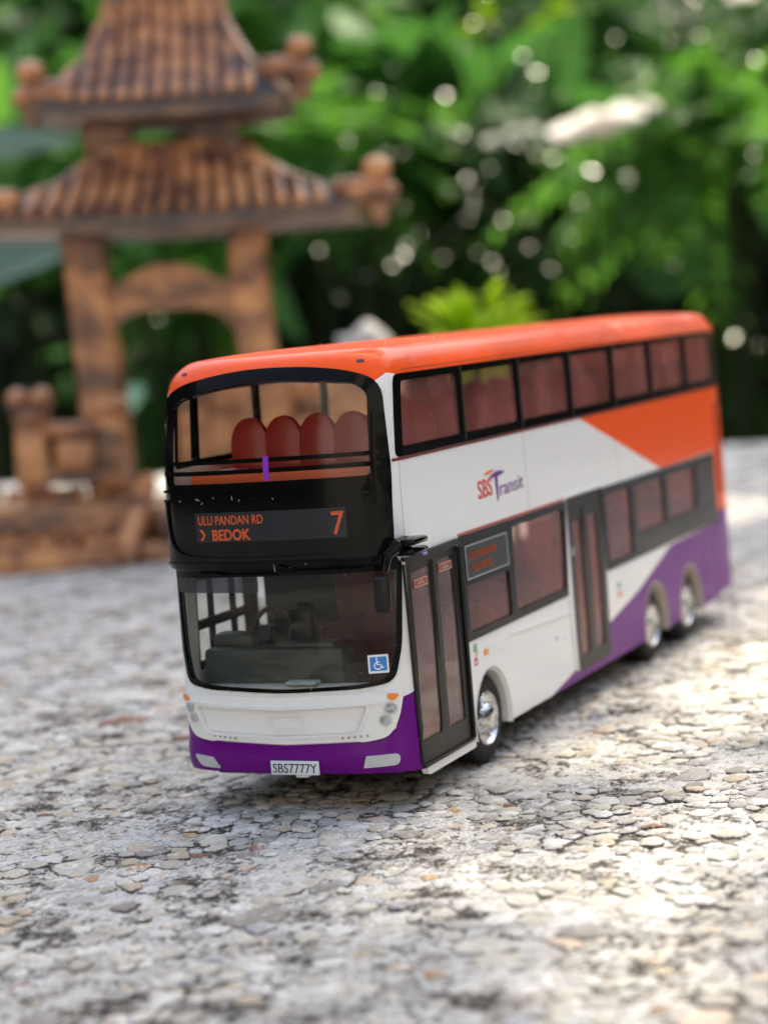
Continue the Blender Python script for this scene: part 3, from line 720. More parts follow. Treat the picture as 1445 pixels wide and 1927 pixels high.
for k in range(13):
    x = .72 + k * .76
    for j, y in enumerate((.65, 1.0, 1.35, 1.70) if k < 1 else (.36, .72, 1.60, 1.96)):
        if k in (1, 2, 3, 4) and y > 1.2: continue                       # the stairs come up here
        seat(x, y, 2.88)
for k in range(8):
    x = 2.1 + k * .78 if k > 3 else 1.9 + k * .7
    for y in (.36, .76) + ((1.58, 1.98) if k > 4 else ()): seat(x, y, .82)
for x, y, z in ((.35, 2.1, 3), ): pass

# --- mirror
bm = bmesh.new()
box(bm, (.10, -.10, 2.36), (.30, .26, .055), .025, rot=None); box(bm, (.13, -.11, 2.27), (.32, .20, .06), .028)
tube(bm, [(.30, .0, 2.33), (.12, -.05, 2.34), (-.05, -.06, 2.33), (-.13, .0, 2.26), (-.15, .03, 2.14)], [.05, .065, .06, .045, .04], 10)
mir = bmk('mirror_arm', bm, M_black, bus)
bm = bmesh.new(); box(bm, (-.17, .06, 1.94), (.09, .155, .32), .045, 3); mh = bmk('mirror', bm, M_blackm, bus)
panel('mirror_badge', rr(.52, 2.172, .62, 2.20, .01), mats=[mat('violet_badge', (.3, .22, .7), .4)], parent=bus, o1=.04, o2=.02, grid=None)
# lint caught on the roof edge and the visor
bm = bmesh.new()
for k in range(26):
    if k < 12: p = np.array([rng.uniform(.05, 3), rng.uniform(.2, 1.6), 4.06])
    else:
        y = rng.uniform(.3, 2.1); p = surf([F_(y)], [rng.choice([2.24, 2.19, 1.1, 2.8])], .045)[0][0]
    q = [p + rng.normal(0, .013, 3) * s for s in (0, 1, 2)]; q[1][2] += .006; tube(bm, q, .0014, 3)
lint = bmk('lint', bm, M_stick, bus); lint['kind'] = 'stuff'

# ------------------------------------------------------------------ pebbled wall top
def ground_mats():
    def base(name):
        M = bpy.data.materials.new(name); M.use_nodes = True; n = M.node_tree.nodes; l = M.node_tree.links
        ge = n.new('ShaderNodeNewGeometry')
        def noise(sc_, det=6, ro=.6):
            t = n.new('ShaderNodeTexNoise'); t.inputs['Scale'].default_value = sc_; t.inputs['Detail'].default_value = det; t.inputs['Roughness'].default_value = ro
            l.new(ge.outputs['Position'], t.inputs['Vector']); return t.outputs[0]
        def mr(x, a, b_, c=0., d=1.):
            r = n.new('ShaderNodeMapRange'); r.inputs[1].default_value = a; r.inputs[2].default_value = b_; r.inputs[3].default_value = c; r.inputs[4].default_value = d
            l.new(x, r.inputs[0]); return r.outputs[0]
        def mix(f, a, b_, mode='MIX'):
            x = n.new('ShaderNodeMix'); x.data_type = 'RGBA'; x.blend_type = mode
            for i, v in ((0, f), (6, a), (7, b_)):
                if isinstance(v, (tuple, float, int)): x.inputs[i].default_value = (*v, 1) if isinstance(v, tuple) else v
                else: l.new(v, x.inputs[i])
            return x.outputs[2]
        def math_(op, a, b_):
            x = n.new('ShaderNodeMath'); x.operation = op
            for i, v in ((0, a), (1, b_)):
                if isinstance(v, (float, int)): x.inputs[i].default_value = v
                else: l.new(v, x.inputs[i])
            return x.outputs[0]
        def bump(h, st, ds):
            bp = n.new('ShaderNodeBump'); bp.inputs['Strength'].default_value = st; bp.inputs['Distance'].default_value = ds
            l.new(h, bp.inputs['Height']); l.new(bp.outputs[0], n['Principled BSDF'].inputs['Normal'])
        return M, n, l, noise, mr, mix, math_, bump
    # crevices are filled with pale lime in some places and black grime in others
    M, n, l, noise, mr, mix, math_, bump = base('wall_mortar')
    zone = noise(1.1, 6, .7); fine = noise(13, 9, .8)
    f = mr(math_('ADD', zone, math_('MULTIPLY', fine, .9)), .88, .97)
    c = mix(f, (.035, .025, .018), (.76, .745, .71)); c = mix(mr(noise(6, 6, .75), .52, .62, 0, .8), c, (.40, .34, .27))
    sp = noise(34, 4, .7); c = mix(mr(sp, .585, .63, 0, .8), c, (.04, .03, .022)); c = mix(mr(sp, .40, .36, 0, .7), c, (.84, .82, .78))
    l.new(c, n['Principled BSDF'].inputs['Base Color']); n['Principled BSDF'].inputs['Roughness'].default_value = .85; bump(fine, .9, .05)
    P, n, l, noise, mr, mix, math_, bump = base('pebble_stone'); b = n['Principled BSDF']
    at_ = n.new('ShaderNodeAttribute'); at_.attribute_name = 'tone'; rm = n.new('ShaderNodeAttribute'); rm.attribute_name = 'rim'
    zone = noise(.9, 5, .65); fine = noise(17, 9, .78); mid = noise(5, 5, .6)
    c = mix(1., at_.outputs['Color'], mr(fine, .3, .7, .70, 1.22), 'MULTIPLY')
    c = mix(mr(mid, .52, .72, 0, .35), c, (.66, .63, .57))
    # lime wash over some stones
    c = mix(mr(math_('ADD', noise(2.2, 7, .75), math_('MULTIPLY', fine, .45)), .76, .81, 0, .85), c, (.80, .785, .75))
    # grime spreading from the rims in specks, heavier in dirty zones
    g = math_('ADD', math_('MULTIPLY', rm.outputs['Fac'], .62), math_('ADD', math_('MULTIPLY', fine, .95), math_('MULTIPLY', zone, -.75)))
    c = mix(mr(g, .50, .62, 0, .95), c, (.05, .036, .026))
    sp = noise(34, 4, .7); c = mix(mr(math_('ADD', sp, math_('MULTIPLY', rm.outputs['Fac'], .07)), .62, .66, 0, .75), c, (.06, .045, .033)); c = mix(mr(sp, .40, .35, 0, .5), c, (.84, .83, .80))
    l.new(c, b.inputs['Base Color']); b.inputs['Roughness'].default_value = .6
    bump(math_('ADD', fine, mid), .75, .03)
    return M, P
M_mortar, M_peb = ground_mats()
def st(s, t):                                   # wall-top coordinates: s away from the camera, t to its right
    return np.array([CAM.x + FH.x * s + RH.x * t, CAM.y + FH.y * s + RH.y * t])
# slab: far edge roughly square to the bus
bm = bmesh.new()
cor = [(-60, -70), (42, -70), (42.5, 75), (-60, 75)]
top = [bm.verts.new((x, y, -.03)) for x, y in cor]; botv = [bm.verts.new((x, y, -55)) for x, y in cor]
bm.faces.new(top); bm.faces.new(botv[::-1])
for i in range(4): bm.faces.new((top[i], botv[i], botv[(i + 1) % 4], top[(i + 1) % 4]))
bmesh.ops.bevel(bm, geom=[e for e in bm.edges if e.verts[0].co.z > -1 and e.verts[1].co.z > -1], offset=.8, segments=4, affect='EDGES')
ledge = bmk('wall_top', bm, M_mortar); ledge['kind'] = 'structure'

def seeds():
    P = []; cell = {}
    N = 40000; smin = 10.2
    for _ in range(N * 6):
        s = smin + (46 - smin) * rng.random() ** .85
        half = .2 * s + 3.0; t = rng.uniform(-half, half)
        if rng.random() > (half / 12.5): continue
        r = .078 * (1 + .012 * (s - 14 if s > 14 else 0) * 2) * rng.choice([.6, .85, 1.1, 1.4, 1.9, 2.8], p=[.26, .24, .22, .16, .09, .03])
        p = st(s, t); k = (int(p[0] // .8), int(p[1] // .8)); ok = True
        for i in (-1, 0, 1):
            for j in (-1, 0, 1):
                for q in cell.get((k[0] + i, k[1] + j), ()):
                    if (q[0] - p[0]) ** 2 + (q[1] - p[1]) ** 2 < ((r + q[2])) ** 2 * .82: ok = False; break
                if not ok: break
            if not ok: break
        if ok:
            q = (p[0], p[1], r, s, t); cell.setdefault(k, []).append(q); P.append(q)
    return P, cell
SP, cell = seeds()
def vcell(q):
    """power cell of a stone among its neighbours"""
    x, y, r = q[:3]; k = (int(x // .8), int(y // .8)); R0 = r * 2.0
    poly = [(R0 * math.cos(a), R0 * math.sin(a)) for a in [2 * math.pi * i / 12 + .1 for i in range(12)]]
    for i in (-1, 0, 1):
        for j in (-1, 0, 1):
            for o in cell.get((k[0] + i, k[1] + j), ()):
                if o is q: continue
                dx, dy = o[0] - x, o[1] - y; d2 = dx * dx + dy * dy
                if d2 > (R0 + o[2] * 2) ** 2: continue
                c = (d2 + r * r - o[2] ** 2) / 2
                new = []
                for a, b in zip(poly, poly[1:] + poly[:1]):
                    da = a[0] * dx + a[1] * dy - c; db = b[0] * dx + b[1] * dy - c
                    if da <= 0: new.append(a)
                    if da * db < 0: t = da / (da - db); new.append((a[0] + (b[0] - a[0]) * t, a[1] + (b[1] - a[1]) * t))
                poly = new
                if len(poly) < 3: return None
    return poly
TONES = [((.50, .465, .40), 30), ((.58, .54, .45), 22), ((.43, .41, .385), 16), ((.66, .64, .60), 12), ((.52, .43, .31), 9), ((.30, .27, .24), 9), ((.60, .47, .36), 4), ((.24, .10, .055), 1.2), ((.46, .26, .10), .6), ((.43, .42, .45), 4)]
tp = np.array([b for a, b in TONES]); tp = tp / tp.sum()
def stone(q):
    poly = vcell(q)
    if not poly: return None
    if rng.random() < .24: return None
    pts = np.array(poly)
    c = pts.mean(0); pts = (pts - c)
    # cut corners into an irregular outline
    for _ in range(1):
        nx = np.roll(pts, -1, 0); a = pts * .72 + nx * .28; b = pts * .28 + nx * .72; pts = np.stack([a, b], 1).reshape(-1, 2)
    if len(pts) > 18: pts = pts[::2]
    n = len(pts); ext = np.sqrt((pts ** 2).sum(1)).mean()
    pts = pts * (1 + rng.normal(0, .10, (n, 1)))
    g = rng.uniform(.84, 1.12); h = rng.uniform(-.02, .012) ; tilt = rng.normal(0, .035, 2); dome = .06 * min(ext, .3) + .008
    rings = [(1.06 * g, -.05), (.98 * g, -.010), (.86 * g, .0), (.55 * g, .6)]
    V = []; rim = []
    for f, z in rings:
        for p in pts * f:
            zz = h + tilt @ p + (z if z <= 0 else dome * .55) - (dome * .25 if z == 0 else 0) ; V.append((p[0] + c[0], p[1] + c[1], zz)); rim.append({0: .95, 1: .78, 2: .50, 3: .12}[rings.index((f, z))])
    V.append((c[0], c[1], h + dome * .62)); rim.append(0)
    F = []
    for k in range(3):
        for i in range(n): F.append((k * n + i, k * n + (i + 1) % n, (k + 1) * n + (i + 1) % n, (k + 1) * n + i))
    for i in range(n): F.append((3 * n + i, 3 * n + (i + 1) % n, 4 * n))
    col = np.array(TONES[rng.choice(len(TONES), p=tp)][0]) * rng.uniform(.85, 1.12)
    # flush stones at the foot of bus and gate stay level
    return np.array(V), F, rim, col
def under_bus(x, y): return -.3 < x < 11 and -.2 < y < 2.6
built = []
for q in SP:
    r = stone(q)
    if r is None: continue
    V, F, rim, col = r
    if under_bus(q[0], q[1]): V[:, 2] -= max(0, V[:, 2].max() - .004)
    else: V[:, 2] -= .01
    built.append((q, V, F, rim, col))
# gritty render between and over the stones: real relief near the lens
def vnoise(P, f, seed):
    g = np.random.default_rng(seed).random((256, 256)); q = P * f; i = np.floor(q).astype(int); w_ = q - i; w_ = w_ * w_ * (3 - 2 * w_); a, b = i[:, 0] % 256, i[:, 1] % 256
    c, d = (a + 1) % 256, (b + 1) % 256
    return (g[a, b] * (1 - w_[:, 0]) + g[c, b] * w_[:, 0]) * (1 - w_[:, 1]) + (g[a, d] * (1 - w_[:, 0]) + g[c, d] * w_[:, 0]) * w_[:, 1]
def grit():
    V = []; F = []; s = 10.; rows = []
    NT = 190
    while s < 40: rows.append(s); s += .042 * (s / 12) ** 1.6
    for s in rows:
        half = .2 * s + 2.2; t = np.linspace(-half, half, NT); P = np.stack([CAM.x + FH.x * s + RH.x * t, CAM.y + FH.y * s + RH.y * t], 1); V.append(P)
    P = np.concatenate(V)
    h = .45 * vnoise(P, 1.3, 1) + .30 * vnoise(P, 4.1, 2) + .22 * vnoise(P, 9.7, 3) + .20 * vnoise(P, 19., 4)
    z = -.043 + .085 * (h - .3)
    ub = (P[:, 0] > -.3) & (P[:, 0] < 11) & (P[:, 1] > -.2) & (P[:, 1] < 2.6); z = np.where(ub, np.minimum(z, -.012), z)
    z = np.minimum(z, .012)
    e = np.zeros((len(rows), NT), bool); e[0] = e[-1] = True; e[:, 0] = e[:, -1] = True; z = np.where(e.ravel(), -.06, z)
    n = len(rows)
    for i in range(n - 1):
        for j in range(NT - 1): F.append((i * NT + j, (i + 1) * NT + j, (i + 1) * NT + j + 1, i * NT + j + 1))
    me = bpy.data.meshes.new('gritty_render'); me.from_pydata(np.concatenate([P, z[:, None]], 1).tolist(), [], F); me.materials.append(M_mortar)
    me.polygons.foreach_set('use_smooth', [True] * len(F)); me.update()
    if me.polygons[0].normal.z < 0: me.flip_normals()
    o = link(bpy.data.objects.new('gritty_render', me)); o.parent = ledge; o['kind'] = 'stuff'
grit()
def add_attr(me, rim, cols):
    a = me.attributes.new('rim', 'FLOAT', 'POINT'); a.data.foreach_set('value', rim)
    a = me.attributes.new('tone', 'FLOAT_COLOR', 'POINT'); a.data.foreach_set('color', np.concatenate([np.asarray(cols), np.ones((len(cols), 1))], 1).ravel())
def inview(q):
    s, t = q[3], q[4]; return abs(t) < .19 * s and s > 12.2
built.sort(key=lambda b: -(b[0][2] / b[0][3] ** 1.5 if inview(b[0]) else 0))
for q, V, F, rim, col in built[:300]:
    base = np.array([q[0], q[1], 0]); me = bpy.data.meshes.new('stone'); me.from_pydata([tuple(v) for v in V], [], F); me.materials.append(M_peb)
    me.polygons.foreach_set('use_smooth', [True] * len(F)); add_attr(me, rim, [col] * len(V))
    o = link(bpy.data.objects.new('stone', me)); o.location = base; o.parent = ledge
VV = []; FF = []; RIM = []; COL = []; n0 = 0
for q, V, F, rim, col in built[300:]:
    VV.append(V + np.array([q[0], q[1], 0])); FF += [tuple(i + n0 for i in f) for f in F]; RIM += rim; COL += [col] * len(V); n0 += len(V)
me = bpy.data.meshes.new('small_stones'); me.from_pydata(np.concatenate(VV).tolist(), [], FF); me.materials.append(M_peb)
me.polygons.foreach_set('use_smooth', [True] * len(FF)); add_attr(me, RIM, COL)
o = link(bpy.data.objects.new('small_stones', me)); o.parent = ledge; o['kind'] = 'stuff'
# garden ground far below, out to the horizon
bm = bmesh.new(); v = [bm.verts.new((x, y, -55)) for x, y in ((-3000, -3000), (3000, -3000), (3000, 3000), (-3000, 3000))]; bm.faces.new(v)
g = bmk('ground', bm, mat('soil_and_grass', (.035, .05, .02), .9, noise=(.05, (.07, .055, .035), .4, .6))); g.location.z = -.5; g['kind'] = 'structure'

# ------------------------------------------------------------------ ceramic gate
def clay_mat():
    M = bpy.data.materials.new('glazed_brown_clay'); M.use_nodes = True; n = M.node_tree.nodes; l = M.node_tree.links; b = n['Principled BSDF']
    tc = n.new('ShaderNodeTexCoord')
    a = n.new('ShaderNodeTexNoise'); a.inputs['Scale'].default_value = 1.1; a.inputs['Detail'].default_value = 8; a.inputs['Roughness'].default_value = .6
    mp = n.new('ShaderNodeMapping'); mp.inputs['Scale'].default_value = (1, 1, 1.8)
    r = n.new('ShaderNodeValToRGB'); e = r.color_ramp.elements
    e[0].position = .30; e[0].color = (.06, .030, .020, 1); e[1].position = .66; e[1].color = (.70, .33, .13, 1)
    x = e.new(.43); x.color = (.22, .085, .042, 1); x = e.new(.53); x.color = (.50, .21, .085, 1)
    g = n.new('ShaderNodeAttribute'); g.attribute_name = 'glaze_shade'  # groove pigment; the same dark tone also paints shadow between the roofs
    m1 = n.new('ShaderNodeMix'); m1.data_type = 'RGBA'; m1.inputs[7].default_value = (.022, .022, .028, 1)
    l.new(tc.outputs['Object'], mp.inputs[0]); l.new(mp.outputs[0], a.inputs['Vector']); l.new(a.outputs[0], r.inputs[0])
    l.new(g.outputs['Fac'], m1.inputs[0]); l.new(r.outputs[0], m1.inputs[6]); l.new(m1.outputs[2], b.inputs['Base Color'])
    b.inputs['Roughness'].default_value = .38; b.inputs['Coat Weight'].default_value = .25
    f = n.new('ShaderNodeTexNoise'); f.inputs['Scale'].default_value = 6; f.inputs['Detail'].default_value = 5
    bp = n.new('ShaderNodeBump'); bp.inputs['Strength'].default_value = .6; bp.inputs['Distance'].default_value = .08; l.new(f.outputs[0], bp.inputs['Height']); l.new(bp.outputs[0], b.inputs['Normal'])
    l.new(tc.outputs['Object'], f.inputs['Vector'])
    return M
M_clay = clay_mat()
def set_glaze_shade(o, fn):
    me = o.data; a = me.attributes.new('glaze_shade', 'FLOAT', 'POINT'); a.data.foreach_set('value', [fn(v.co) for v in me.vertices])

# gate frame: X to the right as seen, Y away from the camera, Z up; origin under the middle of the arch
GD = 39.6
gp = at(322, 1063, GD); gate = empty('ceramic_gate', (gp.x, gp.y, -.12))
tag(gate, 'brown glazed ceramic garden gate with two tiered roofs behind the bus', 'ornament')
gate.rotation_mode = 'XYZ'
gx = Matrix((RH, FH, Vector((0, 0, 1)))).transposed()
yaw = math.atan2(RH.y, RH.x)
gate.rotation_euler = (0, R(2.2), yaw - R(3))
PX = GD / 3803.9                                 # one photo pixel at the gate, in cm
def gpt(x, y, d=0.): # local coords from photo offsets (untilted estimate)
    return Vector(((x - 322) * PX, d, (1063 - y) * PX))
def gm(name, bm, glaze_shade=None, angle=45, parent=None):
    o = bmk(name, bm, M_clay, parent or gate, angle=angle)
    set_glaze_shade(o, glaze_shade or (lambda c: 0.)); return o

def roof(name, xc, z0, z1, hw0, hw1, hd0, hd1, power, flare, nr, dep):
    """hipped roof with concave slopes; z0 eave, z1 top; half width/depth at eave (0) and top (1)"""
    def pt(side, a, s):
        # side: 0 front,1 right,2 back,3 left ; a in -1..1 along eave; s 0 eave ..1 top
        k = (1 - s) ** power; hw = hw1 + (hw0 - hw1) * k; hd = hd1 + (hd0 - hd1) * k
        z = z0 + (z1 - z0) * s + flare * (abs(a) ** 3) * (1 - s) ** 2
        if side == 0: return Vector((xc + a * hw, dep - hd, z))
        if side == 2: return Vector((xc - a * hw, dep + hd, z))
        if side == 1: return Vector((xc + hw, dep + a * hd, z))
        return Vector((xc - hw, dep - a * hd, z))
    bm = bmesh.new(); NA, NS = 16, 10
    for sd_ in range(4):
        g_ = [[bm.verts.new(pt(sd_, -1 + 2 * i / NA, j / NS)) for i in range(NA + 1)] for j in range(NS + 1)]
        lowr = [bm.verts.new(pt(sd_, -1 + 2 * i / NA, 0) - Vector((0, 0, .30))) for i in range(NA + 1)]
        cen = [bm.verts.new(Vector((xc, dep, z0 - .35)) + (pt(sd_, -1 + 2 * i / NA, 0) - Vector((xc, dep, z0))) * .45 + Vector((0, 0, 0))) for i in range(NA + 1)]
        for j in range(NS):
            for i in range(NA): bm.faces.new((g_[j][i], g_[j][i + 1], g_[j + 1][i + 1], g_[j + 1][i]))
        for i in range(NA):
            bm.faces.new((lowr[i], lowr[i + 1], g_[0][i + 1], g_[0][i])); bm.faces.new((cen[i], cen[i + 1], lowr[i + 1], lowr[i]))
        if sd_ == 0: bm.faces.new([v for v in cen] + [bm.verts.new((xc + hw0 * .45, dep + hd0 * .45, z0 - .35)), bm.verts.new((xc - hw0 * .45, dep + hd0 * .45, z0 - .35))])
    bm.faces.new([bm.verts.new((xc + a * hw1, dep + b * hd1, z1)) for a, b in ((-1, -1), (1, -1), (1, 1), (-1, 1))])
    bmesh.ops.remove_doubles(bm, verts=bm.verts, dist=1e-3)
    zspan = z1 - z0
    ro = gm(name, bm, lambda c: max(.35, min(1, 1.1 - (c.z - z0) / zspan * .9)) if c.z > z0 - .05 else .6)
    # tile ribs running straight down the four slopes, cut off by the hips
    for sd_ in range(4):
        w0, w1 = (hw0, hw1) if sd_ in (0, 2) else (hd0, hd1)
        cnt = nr if sd_ in (0, 2) else max(5, int(nr * hd0 / hw0)); r_ = w0 / cnt * .66
        for i in range(cnt):
            X_ = w0 * (-1 + 2 * (i + .5) / cnt); X_ *= .97
            smax = 1. if abs(X_) <= w1 else 1 - ((abs(X_) - w1) / (w0 - w1)) ** (1 / power)
            if smax < .1: continue
            pts = []; nrm = Vector(((0, -1, .9), (1, 0, .9), (0, 1, .9), (-1, 0, .9))[sd_]).normalized(); nn = max(3, int(9 * smax))
            for j in range(nn):
                s = smax * .98 * j / (nn - 1); wl = w1 + (w0 - w1) * (1 - s) ** power
                fan = 1 - .18 * s
                pts.append(pt(sd_, max(-1, min(1, X_ * fan / wl)), s) + nrm * r_ * .42)
            bm = bmesh.new(); tube(bm, pts, [r_ * 1.08] + [r_] * (nn - 2) + [r_ * .8], 8)
            gm('roof_tile', bm, lambda c: max(0, min(1, .30 - (c.z - z0) / zspan * 2.2)) * .8, parent=gate)
    return pt
def ornament(cx, cy, cz, s, mir=1):
    """scrolled corner finial"""
    bm = bmesh.new()
    ball(bm, (cx, cy, cz), .30 * s, 2); ball(bm, (cx + .10 * mir * s, cy - .1 * s, cz + .42 * s), .27 * s, 2, (1.1, 1, .9)); ball(bm, (cx + .28 * mir * s, cy, cz - .05), .24 * s, 2)
    ball(bm, (cx - .33 * mir * s, cy, cz + .12 * s), .2 * s, 2, (1.3, 1, .9)); ball(bm, (cx + .12 * mir * s, cy - .05, cz - .42 * s), .2 * s, 2, (1, 1, 1.2))
    tube(bm, [(cx - .7 * mir * s, cy, cz + .15 * s), (cx - .35 * mir * s, cy, cz + .0), (cx, cy, cz)], [.16 * s, .2 * s, .26 * s], 8)
    gm('roof_finial', bm, lambda c: .45 if c.z < cz - .1 else .0)
Z = lambda y: (1063 - y) * PX
Xp = lambda x: (x - 322) * PX
DM = 1.6                                          # columns stand this far behind the front of the base
roof('lower_roof', Xp(352), Z(405), Z(266), 3.68, 1.35, 1.9, .75, 1.75, .12, 19, DM)
roof('upper_roof', Xp(345), Z(195), Z(-60), 2.38, 1.02, 1.5, .45, 2.5, .10, 13, DM)
for mx_, a, b, s in ((1, 735, 382, 1.0), (-1, 10, 372, 1.0)):
    ornament(Xp(a), DM - 1.7, Z(b), s * 1.0, mx_)
for mx_, a, b, s in ((1, 602, 150, 1.0), (-1, 118, 172, 1.05)):
    ornament(Xp(a), DM - 1.3, Z(b), s * .95, mx_)
# top ridge of the upper roof (above the frame)
bm = bmesh.new(); box(bm, (Xp(322), DM, Z(-75)), (2.5, .5, .5), .15, 3); tube(bm, [(Xp(322) - 1.4, DM, Z(-100)), (Xp(322), DM, Z(-85)), (Xp(322) + 1.4, DM, Z(-100))], .2, 8); gm('roof_ridge', bm)
# short posts between the roofs
for xx in (225, 425):
    bm = bmesh.new(); box(bm, (Xp(xx), DM, Z(232)), (1.0, .6, .95), .08); gm('neck_block', bm, lambda c: .55)  # posts and slab carry painted shadow in their dark tone
bm = bmesh.new(); box(bm, (Xp(335), DM, Z(276)), (2.9, 1.1, .3), .08); gm('neck_slab', bm, lambda c: .6)
# posts
for xx, x2, wd in ((164, 190, .92), (482, 492, .80)):
    bm = bmesh.new()
    prof = [(Z(1030), .5, x2 + 6), (Z(900), .5, x2), (Z(700), .48, (xx + x2) / 2 + 5), (Z(560), .47, (xx + x2) / 2 - 4), (Z(445), .47, xx), (Z(405), .46, xx)]
    rings = [[bm.verts.new((Xp(xc_) + a * wd * h_ * .98, DM + b * .40, z_)) for a, b in ((-1, -.85), (-.85, -1), (.85, -1), (1, -.85), (1, .85), (.85, 1), (-.85, 1), (-1, .85))] for z_, h_, xc_ in prof]
    for r0, r1 in zip(rings, rings[1:]):
        for k in range(8): bm.faces.new((r0[k], r0[(k + 1) % 8], r1[(k + 1) % 8], r1[k]))
    bm.faces.new(rings[0][::-1]); bm.faces.new(rings[-1]); gm('post', bm, lambda c: .15 if c.z < Z(560) else .0, angle=30)
bm = bmesh.new(); box(bm, (Xp(330), DM, Z(428)), (4.3, .95, .30), .06); gm('head_beam', bm, lambda c: .75)
# arched brace between the posts
bm = bmesh.new(); xs_ = np.linspace(195, 458, 22); rows = []
for x in xs_:
    t = (x - 326) / 131.; yt = 490 + 44 * min(1, abs(t) / .8) ** 2 - (30 * (abs(t) - .8) / .2 if abs(t) > .8 else 0); yb = 578 + 66 * abs(t) ** 5
    rows.append([bm.verts.new((Xp(x), DM + d, Z(yy))) for yy, d in ((yt, -.28), (yt, .28), (yb, .28), (yb, -.28))])
for a, b in zip(rows, rows[1:]):
    for k in range(4): bm.faces.new((a[k], a[(k + 1) % 4], b[(k + 1) % 4], b[k]))
bm.faces.new(rows[0]); bm.faces.new(rows[-1][::-1]); gm('arch_brace', bm, lambda c: .12)
# base: plinth, upper terrace, steps, kerbs
def slab(name, x0, x1, y0, y1, z0, z1, bev=.12, glaze_shade=None):
    bm = bmesh.new(); box(bm, ((x0 + x1) / 2, (y0 + y1) / 2, (z0 + z1) / 2), (x1 - x0, y1 - y0, z1 - z0), bev, 3); return gm(name, bm, glaze_shade)
slab('plinth', Xp(-120), Xp(640), .0, 4.2, -.1, .50, .15, lambda c: .25 if c.z > .2 else .05)
slab('terrace', Xp(-60), Xp(600), .9, 3.8, .4, 1.15, .12, lambda c: .15)
slab('front_kerb', Xp(-120), Xp(235), -.15, .25, -.1, .42, .1, lambda c: 0.)
# rough stones of the ramp
for r_ in range(5):
    for c_ in range(7):
        xx = -40 + c_ * 42 + (r_ % 2) * 18 + rng.uniform(-6, 6); yy = 1010 - r_ * 27
        if xx > 235: continue
        bm = bmesh.new(); box(bm, (Xp(xx), .15 + r_ * .28, .50 + r_ * .24), (rng.uniform(.36, .44), .34, rng.uniform(.22, .32)), .08, 2, rot=Matrix.Rotation(rng.normal(0, .12), 3, 'Y'))
        gm('step_stone', bm, lambda c, q=rng.uniform(0, .12): q)
slab('ramp_fill', Xp(-60), Xp(250), .35, 1.6, .2, 1.3, .1, lambda c: .15)
# sloping side rail
bm = bmesh.new()
tube(bm, [(Xp(243), -.12, .10), (Xp(246), -.05, .55), (Xp(258), .45, 1.15), (Xp(268), 1.0, 1.62), (Xp(268), 1.15, 1.5)], [.24, .25, .24, .22, .2], 8); gm('side_rail', bm)
bm = bmesh.new(); box(bm, (Xp(420), .5, .8), (2.6, .7, .55), .12, 2); gm('rear_step', bm, lambda c: .5)
# low balustrade with knobs
def knob_post(x, ytop, wd, y, two):
    bm = bmesh.new(); box(bm, (Xp(x), y, (Z(905) + Z(ytop + 55)) / 2), (wd, wd * .9, Z(ytop + 50) - Z(905)), .08, 2)
    ball(bm, (Xp(x), y, Z(ytop + 34)), .34, 2, (1.15, 1, .85))
    if two: ball(bm, (Xp(x - 22), y, Z(ytop + 2)), .26, 2); ball(bm, (Xp(x + 24), y, Z(ytop + 2)), .26, 2)
    return gm('balustrade_post', bm, lambda c: 0.)
knob_post(52, 738, .62, .95, True); knob_post(207, 726, .50, .95, False)
knob_post(592, 738, .62, .95, True); knob_post(425, 726, .50, .95, False)
bm = bmesh.new(); box(bm, (Xp(520), 1.02, Z(800)), (3.9, .3, 1.9), .12, 3); gm('balustrade_wall', bm, lambda c: 0.)
bm = bmesh.new(); box(bm, (Xp(700), 1.4, Z(840)), (1.4, .5, 2.0), .2, 3); gm('rock_mass', bm, lambda c: 0.)
bm = bmesh.new(); box(bm, (Xp(130), .98, Z(800)), (1.35, .3, .32), .1, 2); gm('balustrade_rail', bm)
bm = bmesh.new(); box(bm, (Xp(138), 1.0, Z(852)), (.95, .2, .62), .1, 2); gm('balustrade_panel', bm, lambda c: .0)
bm = bmesh.new(); box(bm, (Xp(120), .98, Z(893)), (1.75, .5, .22), .06, 2); gm('balustrade_foot', bm, lambda c: .6)

# ------------------------------------------------------------------ plants
def leaf_mat(name, col, tcol, rough=.4, tr=.5):
    M = bpy.data.materials.new(name); M.use_nodes = True; n = M.node_tree.nodes; l = M.node_tree.links; b = n['Principled BSDF']; out = n['Material Output']
    oi = n.new('ShaderNodeTexNoise'); oi.inputs['Scale'].default_value = .35; tc = n.new('ShaderNodeTexCoord'); l.new(tc.outputs['Object'], oi.inputs['Vector'])
    hs = n.new('ShaderNodeHueSaturation'); hs.inputs['Color'].default_value = (*col, 1)
    mr = n.new('ShaderNodeMapRange'); mr.inputs[1].default_value = .3; mr.inputs[2].default_value = .7; mr.inputs[3].default_value = .55; mr.inputs[4].default_value = 1.5
    l.new(oi.outputs[0], mr.inputs[0]); l.new(mr.outputs[0], hs.inputs['Value']); l.new(hs.outputs[0], b.inputs['Base Color'])
    b.inputs['Roughness'].default_value = rough + .2; b.inputs['Specular IOR Level'].default_value = .25
    t = n.new('ShaderNodeBsdfTranslucent'); t.inputs[0].default_value = (*tcol, 1); mx = n.new('ShaderNodeMixShader'); mx.inputs[0].default_value = tr
    l.new(b.outputs[0], mx.inputs[1]); l.new(t.outputs[0], mx.inputs[2]); l.new(mx.outputs[0], out.inputs[0]); return M
L_dark = leaf_mat('shade_toned_leaf', (.014, .036, .010), (.02, .07, .01), .45, .3)  # leaf tones darkened for shaded depths, paler for sunlit sprays
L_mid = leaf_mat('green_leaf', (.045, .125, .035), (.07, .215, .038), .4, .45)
L_lit = leaf_mat('lit_toned_leaf', (.10, .25, .06), (.16, .41, .05), .4, .5)
